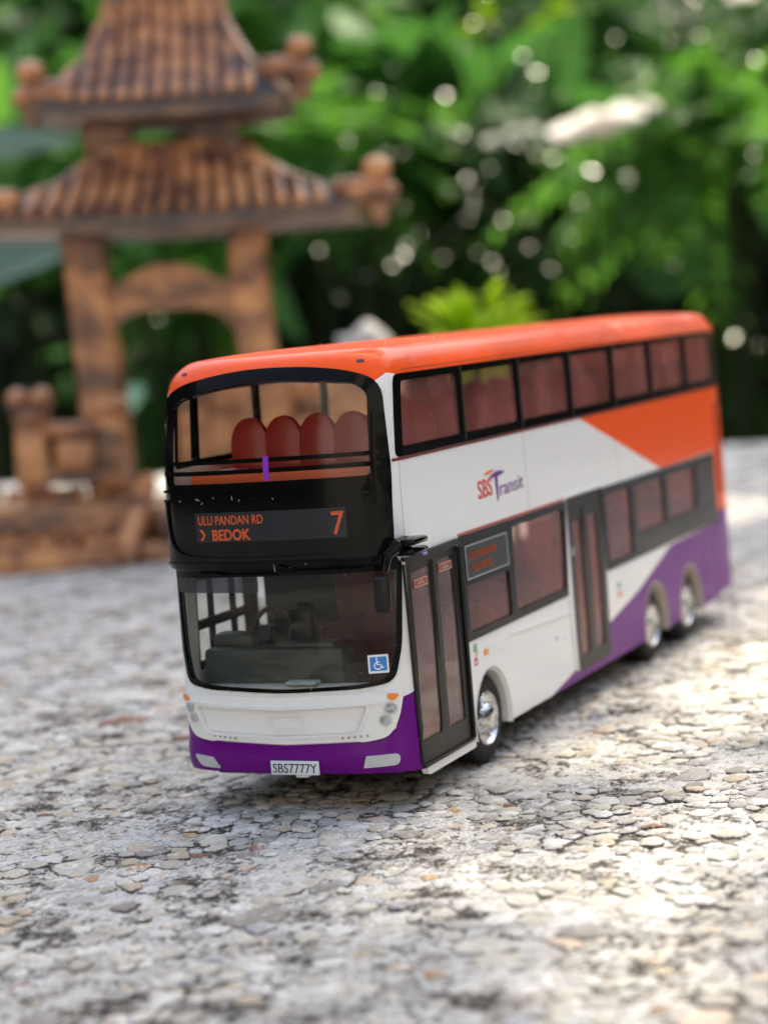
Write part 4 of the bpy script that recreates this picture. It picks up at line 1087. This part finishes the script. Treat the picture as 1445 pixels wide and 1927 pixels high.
L_yel = leaf_mat('yellow_green_leaf', (.30, .46, .02), (.50, .72, .02), .4, .55)
L_shoot = leaf_mat('young_shoot_leaf', (.16, .30, .02), (.28, .46, .02), .4, .5)
L_blue = leaf_mat('blue_green_leaf', (.05, .13, .09), (.05, .18, .10), .4, .3)
L_gloss = mat('glint_leaf_tip', (.10, .16, .05), .27, spec=.8, coat=.2, coat_rough=.3)
L_pale = leaf_mat('pale_petal', (.66, .63, .58), (.74, .70, .65), .5, .75)
M_stem = mat('dark_green_stem', (.02, .03, .012), .9, spec=.1)
M_bark = mat('brown_bark', (.07, .045, .03), .8, noise=(2, (.12, .085, .06), .4, .6))

class LB:
    """collects leaves"""
    def __init__(s): s.V = []; s.F = []
    def leaf(s, p, d, nrm, ln, wd, curl=.25, seg=4):
        p = np.array(p); d = np.array(d); d = d / np.linalg.norm(d); nrm = np.array(nrm); nrm = nrm - d * (nrm @ d); nrm = nrm / (np.linalg.norm(nrm) + 1e-9); sd_ = np.cross(d, nrm)
        b = len(s.V)
        for i in range(seg + 1):
            t = i / seg; w_ = wd * math.sin(math.pi * min(1, (t * .94 + .03)) ** .8) * .5; c = p + d * ln * t - nrm * ln * curl * t * t
            s.V += [c - sd_ * w_ + nrm * w_ * .25, c, c + sd_ * w_ + nrm * w_ * .25]
        for i in range(seg):
            a = b + i * 3; s.F += [(a, a + 1, a + 4, a + 3), (a + 1, a + 2, a + 5, a + 4)]
    def frond(s, p, d, ln, lw, n=12, droop=.5, nrm=(0, 0, 1)):
        p = np.array(p, float); d = np.array(d, float); d /= np.linalg.norm(d); up = np.array(nrm, float); sd_ = np.cross(d, up); sd_ /= np.linalg.norm(sd_) + 1e-9
        for i in range(n):
            t = (i + .6) / n; c = p + d * ln * t - np.array([0, 0, 1]) * ln * droop * t * t; dd = d - np.array([0, 0, 1]) * droop * 2 * t; k = lw * (math.sin(math.pi * (t * .85 + .12)))
            for sg in (-1, 1):
                s.leaf(c, sd_ * sg + dd * .55 + rng.normal(0, .12, 3), up + rng.normal(0, .25, 3), k, k * .34, .2, 3)
    def build(s, name, m_, parent=None, kind=None):
        o = mk(name, s.V, s.F, m_, parent, smooth=True, angle=180)
        if kind: o['kind'] = kind
        return o
def rv(): v = rng.normal(0, 1, 3); return v / np.linalg.norm(v)
up_ = np.array([0, 0, 1.])
def shrub(name, label, px_, py_, dep, rx, rz, n, m_, ln, group=None, fr=0, cat='shrub', style='leaf'):
    """shrub whose crown is centred at a planned place; stems go down to the ground"""
    c = at(px_, py_, dep); root = empty(name, (c.x, c.y, -55.5)); tag(root, label, cat, group)
    C0 = np.array([0, 0, c.z + 55.5]); lb = LB(); st_ = bmesh.new(); nb = 7
    tips = []
    for k in range(nb):
        a = rng.uniform(0, 2 * math.pi); q = C0 + np.array([math.cos(a) * rx * .6, math.sin(a) * rx * .6, rng.uniform(-.5, .6) * rz]); tips.append(q)
        m0 = np.array([math.cos(a) * rx * .1, math.sin(a) * rx * .1, C0[2] * .5]); tube(st_, [(0, 0, 0), m0, q], [.5, .35, .15], 6)
    bmk('stem', st_, M_stem, root)
    for i in range(n):
        v = rv() * (rng.random() ** .4); p = C0 + v * np.array([rx, rx, rz])
        out = v + np.array([0, 0, .15]); 
        if style == 'frond': lb.frond(p * .6 + C0 * .4, out + rng.normal(0, .3, 3), ln * rng.uniform(.7, 1.3), ln * .30, 9, .35, up_ + rng.normal(0, .25, 3))
        else: lb.leaf(p, out + rng.normal(0, .5, 3) - up_ * .4, up_ + rng.normal(0, .5, 3), ln * rng.uniform(.7, 1.3), ln * .45)
    lb.build('foliage', m_, root, 'stuff'); return root
M_tint0 = mat('dark_window', (.02, .02, .02), .15); M_bark0 = mat('dark_roof_edge', (.08, .05, .04), .8)
M_core = mat('dark_hedge_core', (.010, .022, .006), .95, spec=.1)  # near-black core stands in for the shaded depth behind the leaves
# hedge closing the view
def hedge(name, label, s0, t0, t1, h, th_):
    mid = st(s0, (t0 + t1) / 2); root = empty(name, (mid[0], mid[1], -55.5), yaw); tag(root, label, 'hedge')
    bm = bmesh.new(); hw = (t1 - t0) / 2
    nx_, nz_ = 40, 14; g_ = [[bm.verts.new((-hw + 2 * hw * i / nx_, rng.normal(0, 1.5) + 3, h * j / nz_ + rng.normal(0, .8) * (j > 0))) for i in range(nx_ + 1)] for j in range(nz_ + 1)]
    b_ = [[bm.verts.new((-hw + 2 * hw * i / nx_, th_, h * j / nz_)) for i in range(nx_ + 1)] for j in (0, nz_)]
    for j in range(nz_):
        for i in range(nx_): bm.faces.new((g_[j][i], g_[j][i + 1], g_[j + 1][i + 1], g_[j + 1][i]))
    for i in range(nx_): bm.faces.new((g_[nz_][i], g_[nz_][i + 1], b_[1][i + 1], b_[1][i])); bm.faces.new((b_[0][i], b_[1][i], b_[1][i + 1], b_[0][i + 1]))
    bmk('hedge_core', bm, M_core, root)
    lb = LB()
    for k in range(9000):
        p = (rng.uniform(-hw, hw), rng.uniform(-6, 2), h * rng.random() ** .8); lb.leaf(p, (rng.normal(0, .6), -.6, rng.normal(-.3, .5)), (rng.normal(0, .4), -.5, 1), rng.uniform(6, 12), rng.uniform(3, 6), .3, 3)
    lb.build('foliage', L_dark, root, 'stuff')
hedge('hedge', 'dark dense hedge closing off the garden behind everything', 235, -150, 150, 150, 30)
def side_sky_blocker(label, c, rz, hw, h):
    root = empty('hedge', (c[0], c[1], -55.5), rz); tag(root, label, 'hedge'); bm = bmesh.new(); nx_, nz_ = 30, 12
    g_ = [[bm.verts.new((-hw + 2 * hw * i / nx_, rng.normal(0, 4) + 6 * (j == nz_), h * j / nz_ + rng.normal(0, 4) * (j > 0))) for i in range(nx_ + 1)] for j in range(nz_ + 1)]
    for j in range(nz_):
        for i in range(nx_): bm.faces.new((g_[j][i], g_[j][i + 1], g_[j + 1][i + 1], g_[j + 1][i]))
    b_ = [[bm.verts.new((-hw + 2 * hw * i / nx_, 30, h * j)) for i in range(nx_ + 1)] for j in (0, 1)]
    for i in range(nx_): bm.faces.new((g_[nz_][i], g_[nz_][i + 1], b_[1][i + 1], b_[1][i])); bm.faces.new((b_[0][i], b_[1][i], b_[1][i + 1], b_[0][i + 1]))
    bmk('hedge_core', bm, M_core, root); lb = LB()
    for k in range(2500):
        p = (rng.uniform(-hw, hw), rng.uniform(-14, 2), h * rng.random()); lb.leaf(p, (rng.normal(0, .6), -.6, rng.normal(-.3, .5)), (rng.normal(0, .4), -.5, 1), rng.uniform(12, 22), rng.uniform(6, 11), .3, 2)
    lb.build('foliage', L_dark, root, 'stuff')
hw_p = st(-235, 0); bounce_wall = empty('bounce_wall', (hw_p[0], hw_p[1], -55.5), math.atan2(RH.y, RH.x)); tag(bounce_wall, 'unseen pale wall with a window, added behind the camera to bounce light', 'bounce_wall')  # added pale wall, out of view, bouncing sunlight onto the bus front
M_render = mat('pale_wall_render', (.74, .71, .66), .85, noise=(.05, (.62, .58, .52), .45, .7))
bm = bmesh.new()
for c_, z_ in (((-110, 0, 125), (180, 20, 250)), ((125, 0, 125), (150, 20, 250)), ((15, 0, 30), (70, 20, 60)), ((15, 0, 215), (70, 20, 70))): box(bm, c_, z_)
bmk('wall', bm, M_render, bounce_wall); bm = bmesh.new(); box(bm, (15, -4, 120), (70, 2, 120)); bmk('window', bm, M_tint0, bounce_wall)
bm = bmesh.new(); box(bm, (0, -20, 256), (420, 80, 10), 2); bmk('roof', bm, M_bark0, bounce_wall)
for lab, s_, t_, dr, h_ in (('unseen tall hedge added on the left to block the low sky', 20, -175, math.pi / 2, 170), ('unseen tall hedge added on the right to block the low sky', 20, 175, -math.pi / 2, 170)):
    side_sky_blocker(lab, st(s_, t_), math.atan2(RH.y, RH.x) + dr, 210, h_)  # unseen hedges added to keep low sky out of the bus reflections
PG = 'shrubs beyond the wall'
# (x, y) in the photograph of the crown centre, depth, radius, height radius, count, leaf, length, label
SH = [
 (700, 60, 150, 9, 5, 90, L_mid, 6, 'frond', 'mid green feathery shrub above and behind the space between gate and bus'),
 (1010, 60, 150, 8, 4, 55, L_mid, 6, 'frond', 'green feathery shrub with a brown branch crossing it, top right of centre'),
 (1300, 130, 140, 8, 4.5, 80, L_mid, 6, 'frond', 'green feathery shrub at the upper right corner'),
 (1310, 290, 105, 4.6, 1.5, 60, L_lit, 5, 'frond', 'bright sunlit fronds reaching in from the right above the bus rear'),
 (860, 250, 130, 7, 3.2, 80, L_mid, 5, 'leaf', 'green leafy shrub spotted with sky glints above the bus roof'),
 (1080, 380, 125, 3.5, 1.6, 34, L_mid, 5, 'frond', 'drooping green fronds right above the middle of the bus roof'),
 (640, 290, 120, 3.5, 1.8, 40, L_lit, 4.5, 'frond', 'bright green fronds right of the lower gate roof'),
 (60, 130, 175, 6, 6, 60, L_mid, 4.5, 'leaf', 'leafy green shrub left of the upper gate roof'),
 (520, 30, 130, 4.5, 2.2, 40, L_lit, 5, 'leaf', 'fresh green leaves right of the topmost gate roof'),
 (60, 270, 120, 4.5, 1.8, 40, L_lit, 5, 'leaf', 'bright green leaves between the two gate roofs on the left'),
 (330, 480, 120, 4, 1.3, 34, L_lit, 4, 'leaf', 'green leaves seen through the gap over the gate arch'),
 (300, 660, 150, 4, 4.5, 45, L_mid, 5, 'frond', 'dim green shrub seen through the gate arch'),
 (60, 600, 160, 6, 5, 40, L_dark, 6, 'leaf', 'dark green shrub left of the gate posts'),
 (640, 520, 180, 9, 5, 70, L_dark, 6, 'leaf', 'very dark shrub right of the gate posts'),
 (1180, 540, 140, 6, 3.5, 34, L_mid, 6, 'frond', 'shaded green fronds behind the rear half of the bus roof'),
 (1230, 430, 145, 6.5, 3.2, 50, L_dark, 6, 'frond', 'dark green fronds filling the space right of the tall pale leaf'),
 (1420, 560, 150, 5, 4, 50, L_dark, 6, 'frond', 'dim green fronds at the right edge above the bus rear'),
 (960, 380, 150, 6, 2.6, 60, L_mid, 5, 'frond', 'shadowy green fronds above the front part of the bus roof'),
 (760, 420, 170, 6, 4, 60, L_dark, 7, 'leaf', 'black-green shrub between the gate and the fern'),
 (1000, 540, 190, 9, 4, 90, L_dark, 8, 'leaf', 'black-green shrub behind the little fern'),
 (200, 800, 190, 10, 4, 90, L_dark, 8, 'leaf', 'black-green shrub behind the foot of the gate'),
 (1390, 740, 150, 5, 4, 40, L_mid, 5, 'leaf', 'low green shrub just right of the bus rear'),
 (1350, 480, 170, 8, 4, 60, L_dark, 6, 'leaf', 'dark shrub right above the rear of the bus'),
]
for (a, b, dp, rx, rz, n_, m_, ln, sty, lab) in SH: shrub('shrub', lab, a, b, dp, rx, rz, int(n_ * 1.25), m_, ln * 1.5, PG, style=sty)

def big_leaf(pts, label, m_, wd, dep):
    root = None
    P = [at(x, y, dep + k * 1.5) for k, (x, y) in enumerate(pts)]
    root = empty('broad_leaf_plant', (P[0].x, P[0].y, -55.5)); tag(root, label, 'plant', 'broad-leaved plants beyond the wall')
    o0 = root.location; bm = bmesh.new(); q = [p - o0 for p in P]; tube(bm, [(0, 0, 0), (0, 0, (P[0] - o0).z * .8), q[0]], [.5, .4, .25], 6); bmk('stem', bm, M_stem, root)
    d = (q[-1] - q[0]); lb = LB(); lb.leaf(q[0], d, -FWD * .5 + Vector((0, 0, 1)), d.length, wd, .06, 7); lb.build('leaf', m_, root)
big_leaf([(-150, 560), (170, 440)], 'broad blue-green leaf at the left edge below the lower gate roof', L_blue, 5, 75)
big_leaf([(-60, 300), (150, 250)], 'broad grey-green leaf left of the neck of the gate', L_blue, 4, 90)
big_leaf([(240, 780), (180, 730)], 'small blue-green leaf behind the balustrade', L_blue, 2.2, 65)
big_leaf([(1250, 560), (1290, 420)], 'upright dim leaf above the rear of the bus roof', L_mid, 6, 120)
# lit yellow-green patches
def patch(px_, py_, dep, r, label, n_=16):
    c = at(px_, py_, dep); root = empty('young_shoot', (c.x, c.y, -55.5)); tag(root, label, 'plant', 'lit young shoots in the shrubbery')
    bm = bmesh.new(); h = c.z + 55.5; tube(bm, [(0, 0, 0), (0, .5, h * .6), (0, 0, h)], [.4, .3, .12], 6); bmk('stem', bm, M_stem, root)
    lb = LB()
    for k in range(n_): lb.leaf(np.array([0, 0, h]) + rv() * r * .6, rv() + up_ * .3, up_ + rng.normal(0, .4, 3), r * 1.3, r * .7)
    lb.build('leaf_cluster', L_shoot, root)
patch(1065, 50, 130, 1.5, 'bright yellow-green shoot at the top edge right of centre')
patch(905, 45, 135, 1.3, 'yellow-green shoot at the top edge near the middle', 8)
patch(1010, 150, 130, 1.0, 'small yellow-green shoot under the brightest one', 8)
patch(735, 410, 120, 1.2, 'yellow-green shoot beside the right finial of the lower roof', 10)
patch(1095, 315, 125, 1.0, 'yellow-green shoot below the white blossoms', 8)
patch(780, 470, 125, .8, 'dim yellow-green shoot above the little fern', 5)
patch(1180, 460, 130, .8, 'dim yellow-green shoot above the rear part of the bus', 5)
# branch
bm = bmesh.new(); p = [at(1130, -20, 145), at(1200, 40, 145), at(1290, 110, 146), at(1330, 150, 147)]; o0 = Vector((p[-1].x, p[-1].y, -55.5))
tube(bm, [Vector((0, 0, 0)), (p[-1] - o0) * .6, p[-1] - o0, p[-2] - o0, p[-3] - o0, p[0] - o0], [.9, .7, .5, .45, .4, .3], 8)
br = empty('thin_tree', o0); tag(br, 'thin brown branch slanting through the leaves at the upper right', 'tree'); bmk('branch', bm, M_bark, br)
bm = bmesh.new(); p = [at(1430, 420, 150), at(1425, 200, 150), at(1438, -60, 150)]; o0 = Vector((p[0].x, p[0].y, -55.5))
tube(bm, [Vector((0, 0, 0))] + [q - o0 for q in p], [1.6, 1.2, 1.1, 1.0], 8)
br = empty('tree_trunk', o0); tag(br, 'brown upright trunk at the right edge of the picture', 'tree'); bmk('trunk', bm, M_bark, br)

# sunlit pale blossoms and added glossy leaf tips angled to glint towards the lens
L_pale2 = leaf_mat('greyish_petal', (.40, .42, .38), (.45, .47, .40), .5, .6)
def blossom(px_, py_, dep, r, label, n_=7):
    c = at(px_, py_, dep); root = empty('blossom', (c.x, c.y, -55.5)); tag(root, label, 'flower', 'pale blossoms among the shrubs')
    h = c.z + 55.5; bm = bmesh.new(); tube(bm, [(0, 0, 0), (0, 1, h * .5), (0, 0, h)], [.3, .2, .1], 5); bmk('stem', bm, M_stem, root); lb = LB()
    for k in range(n_):
        a = 2 * math.pi * k / n_; lb.leaf((0, 0, h), np.array([math.cos(a), math.sin(a), .25]), np.array(TOSUN), r * 1.75, r * 1.5, .1)
    lb.build('petals', L_pale2 if 'soft' in label or 'faint' in label or 'beside' in label else L_pale, root)
blossom(1105, 255, 99, 1.15, 'largest white blossom, above the middle of the bus roof'); blossom(1150, 232, 99, 1.1, 'white blossom touching the largest one on its right')
blossom(1195, 212, 100, 0.85, 'white blossom at the right end of the bright cluster'); blossom(950, 270, 100, 0.68, 'soft white blossom left of the bright cluster')
blossom(985, 250, 100, 0.51, 'small white blossom between the bright cluster and the soft one', 5); blossom(722, 292, 112, 0.24, 'white blossom beside the right finial of the lower roof', 5)
blossom(690, 520, 112, 0.20, 'faint pinkish blossom in the dark right of the gate', 5); blossom(1395, -5, 120, .6, 'white blossom at the top right corner', 5)
glints = [(930, 55, .8), (1000, 35, .5), (870, 90, .35), (915, 182, .6), (838, 180, .6), (868, 248, 1.), (742, 130, .4), (752, 48, .5), (1010, 135, .7), (1005, 172, .6), (878, 410, .9), (930, 492, 1.1), (1040, 508, 1.), (990, 410, .3),
          (760, 480, .45), (836, 485, .4), (880, 335, .4), (1090, 380, .4), (1112, 320, .7), (1280, 220, .4), (1420, 110, .5), (1195, 460, .4), (1040, 295, .6), (700, 345, .6), (30, 50, .55), (70, 30, .3), (215, 640, .35), (300, 600, .45), (260, 660, .3),
          (1380, 635, 1.0), (1430, 650, .8), (1405, 605, .7), (1415, 660, .6), (1030, 430, .3), (640, 560, .35), (600, 470, .3), (1440, 375, .4), (35, 210, .3), (740, 500, .4), (790, 440, .3), (735, 180, .4), (1180, 330, .3)]
L_gloss2 = mat('dull_glint_leaf_tip', (.12, .20, .05), .33, spec=.7)
L_gloss3 = mat('yellow_glint_leaf_tip', (.35, .36, .08), .33, spec=.8)
c0 = at(980, 700, 96); creep = empty('glint_creeper', (c0.x, c0.y, -55.5)); tag(creep, 'added thin creeper with glossy leaf tips turned to glint as pale discs', 'creeper')
org = Vector((c0.x, c0.y, -55.5)); tips = []
for _ in range(75):
    u_, v_ = rng.random(), rng.random() ** 1.2
    glints.append((640 + 800 * u_, -20 + 560 * v_, rng.uniform(.08, .45)))
for _ in range(14): glints.append((rng.uniform(-20, 330), rng.uniform(-10, 640), rng.uniform(.08, .3)))
sm_ = bmesh.new()
for i, (a, b, k) in enumerate(glints):
    c = at(a, b, 90 + (i * 37 % 17)); v = (CAM - c).normalized(); hv = (v + TOSUN).normalized(); r = .22 * math.sqrt(k) * rng.uniform(.8, 1.2)
    hv = (hv + Vector(rng.normal(0, .035 if i > 45 else .0, 3))).normalized(); p = c - org
    if i <= 45: r *= 1.15
    lb = LB(); hn = np.array(hv); a0 = np.cross(hn, rv()); a0 /= np.linalg.norm(a0)
    lb.leaf(np.array(p) - a0 * r, a0, hn, 2 * r, 1.7 * r, .02, 4); lb.build('leaf', (L_gloss, L_gloss2, L_gloss3, L_gloss2)[i % 4] if i > 45 else (L_gloss, L_gloss2)[i % 2], creep)
    near = min(tips, key=lambda q: (q - p).length) if tips else Vector((0, 0, 0))
    if not tips: tube(sm_, [near, (p + near) / 2 + Vector((1, 1, 0)), p], [.25, .15, .06], 5)
    elif (near - p).length < 14: tube(sm_, [near, (near + p) / 2 - Vector((0, 0, .4)), p], [.05, .05, .04], 4)
    else: tube(sm_, [Vector((p.x, p.y, 0)), p], [.1, .05], 4)
    tips.append(p)
bmk('stem', sm_, M_stem, creep)

# little bright fern on the wall just behind the bus
fp = at(895, 660, 48); fern = empty('small_fern', (fp.x, fp.y, -.05)); tag(fern, 'small bright yellow-green fern just behind the bus roof', 'fern')
ft = at(895, 530, 48).z * 1.27
for k in range(40):
    a = rng.uniform(0, 2 * math.pi); sp_ = rng.uniform(.25, 1.0); lb = LB(); R_ = 1.75 * sp_; H_ = ft * rng.uniform(.82, 1.02) * (1.06 - .18 * sp_)
    pts = [np.array([math.cos(a) * R_ * t ** 1.6, math.sin(a) * R_ * t ** 1.6, H_ * (t - .10 * max(0, t - .75) * 8)]) for t in np.linspace(0, 1, 9)]
    bm = bmesh.new(); tube(bm, pts, [.05] * 8 + [.02], 5)
    for j in range(3, 9):
        p0 = pts[j]; d = pts[j] - pts[j - 1]; sd_ = np.cross(d, [0, 0, 1.]); sd_ /= np.linalg.norm(sd_) + 1e-6
        for sg in (-1, 1):
            for q in (0, .5): lb.leaf(p0 - d * q, sd_ * sg + d * .8, up_ + rng.normal(0, .3, 3), .34 * (1.15 - j / 10), .08, .8, 3)
    b_ = len(bm.verts); me_v = [bm.verts.new(v) for v in lb.V]
    for f in lb.F: bm.faces.new([me_v[i] for i in f])
    bmk('frond', bm, L_yel, fern, angle=180)
# pale rock beside it
rp = at(690, 650, 50); bm = bmesh.new(); ball(bm, (0, 0, 0), 1.0, 3)
for v in bm.verts:
    k = 1 + .14 * math.sin(v.co.x * 4 + 1) * math.cos(v.co.y * 5) + .06 * math.sin(v.co.z * 11); v.co = Vector(tuple(math.copysign(abs(q) ** .6, q) for q in v.co)); v.co = Vector((v.co.x * .72 * k, v.co.y * .7 * k, (v.co.z * k + .9) * (at(690, 604, 50).z / 1.9)))
rk = bmk('pale_rock', bm, mat('pale_quartz', (.46, .42, .39), .7, noise=(1.5, (.30, .27, .25), .4, .65), bump=(3, .5, .1)), angle=60); rk.location = (rp.x, rp.y, -.1)
tag(rk, 'upright pale rock left of the little fern behind the bus roof', 'rock')

# ------------------------------------------------------------------ unseen tree, its leaves placed to shade the wall top
def shade_keep(x, y):
    """which spots of the wall top lie in leaf shade, which in a sun fleck"""
    s = (x - CAM.x) * FH.x + (y - CAM.y) * FH.y; t = (x - CAM.x) * RH.x + (y - CAM.y) * RH.y
    if 54 < s < 82 and -13 < t < -4.6 + .0 * s: return False
    if 37 < s < 56 and -1.6 < t < 6.5: return False
    # long fleck right of the bus, running towards the camera
    ub_ = np.interp(x, [-5, -3.5, -1.6, .7, 4, 9.4, 26], [-2.6, -2.25, -1.75, -1.3, -.75, -.5, -.2]) + .12 * math.sin(x * 2.3); lb_ = ub_ - np.interp(x, [-5, 0, 5, 26], [1.2, 1.6, 2.4, 4]) * (1 + .22 * math.sin(x * 1.3 + 1))
    if -4.8 < x < 26 and lb_ < y < ub_: return False
    return True
tl = LB(); HT = 125.; kx = TOSUN / TOSUN.z
base = np.array([kx.x * HT, kx.y * HT])
cnt = 0
for k in range(15500):
    x = rng.uniform(-20, 62); y = rng.uniform(-26, 48); r_ = rng.uniform(1.0, 1.9)
    if not shade_keep(x, y): continue
    if any(not shade_keep(x + dx, y + dy) for dx, dy in ((.7, 0), (-.7, 0), (0, .7), (0, -.7))) :
        if rng.random() < .78: continue
        r_ = .45
    h = HT + rng.uniform(-10, 10); p = (x + kx.x * h, y + kx.y * h, h)
    a = rng.uniform(0, 6.28); tl.leaf(p, (math.cos(a), math.sin(a), rng.normal(0, .2)), np.array(TOSUN) + rng.normal(0, .25, 3), r_ * 1.3, r_ * .9, .1, 3)
tc_ = Vector((kx.x * HT + 70, kx.y * HT + 60, -55.5)); tree = empty('shade_tree', tc_); tag(tree, 'unseen tree with leaves placed to shade the wall top and leave sun flecks', 'tree')
o = tl.build('foliage', L_mid, None, 'stuff'); o.parent = tree; o.location = -tc_
bm = bmesh.new(); ctr = Vector((kx.x * HT + 12, kx.y * HT + 8, HT)) - tc_
tube(bm, [(0, 0, 0), (2, 1, 120), (-10, -8, 225), ctr + Vector((20, 15, 12)), ctr + Vector((-20, -12, 4))], [9, 7, 5, 3, 1], 10); bmk('trunk', bm, M_bark, tree)
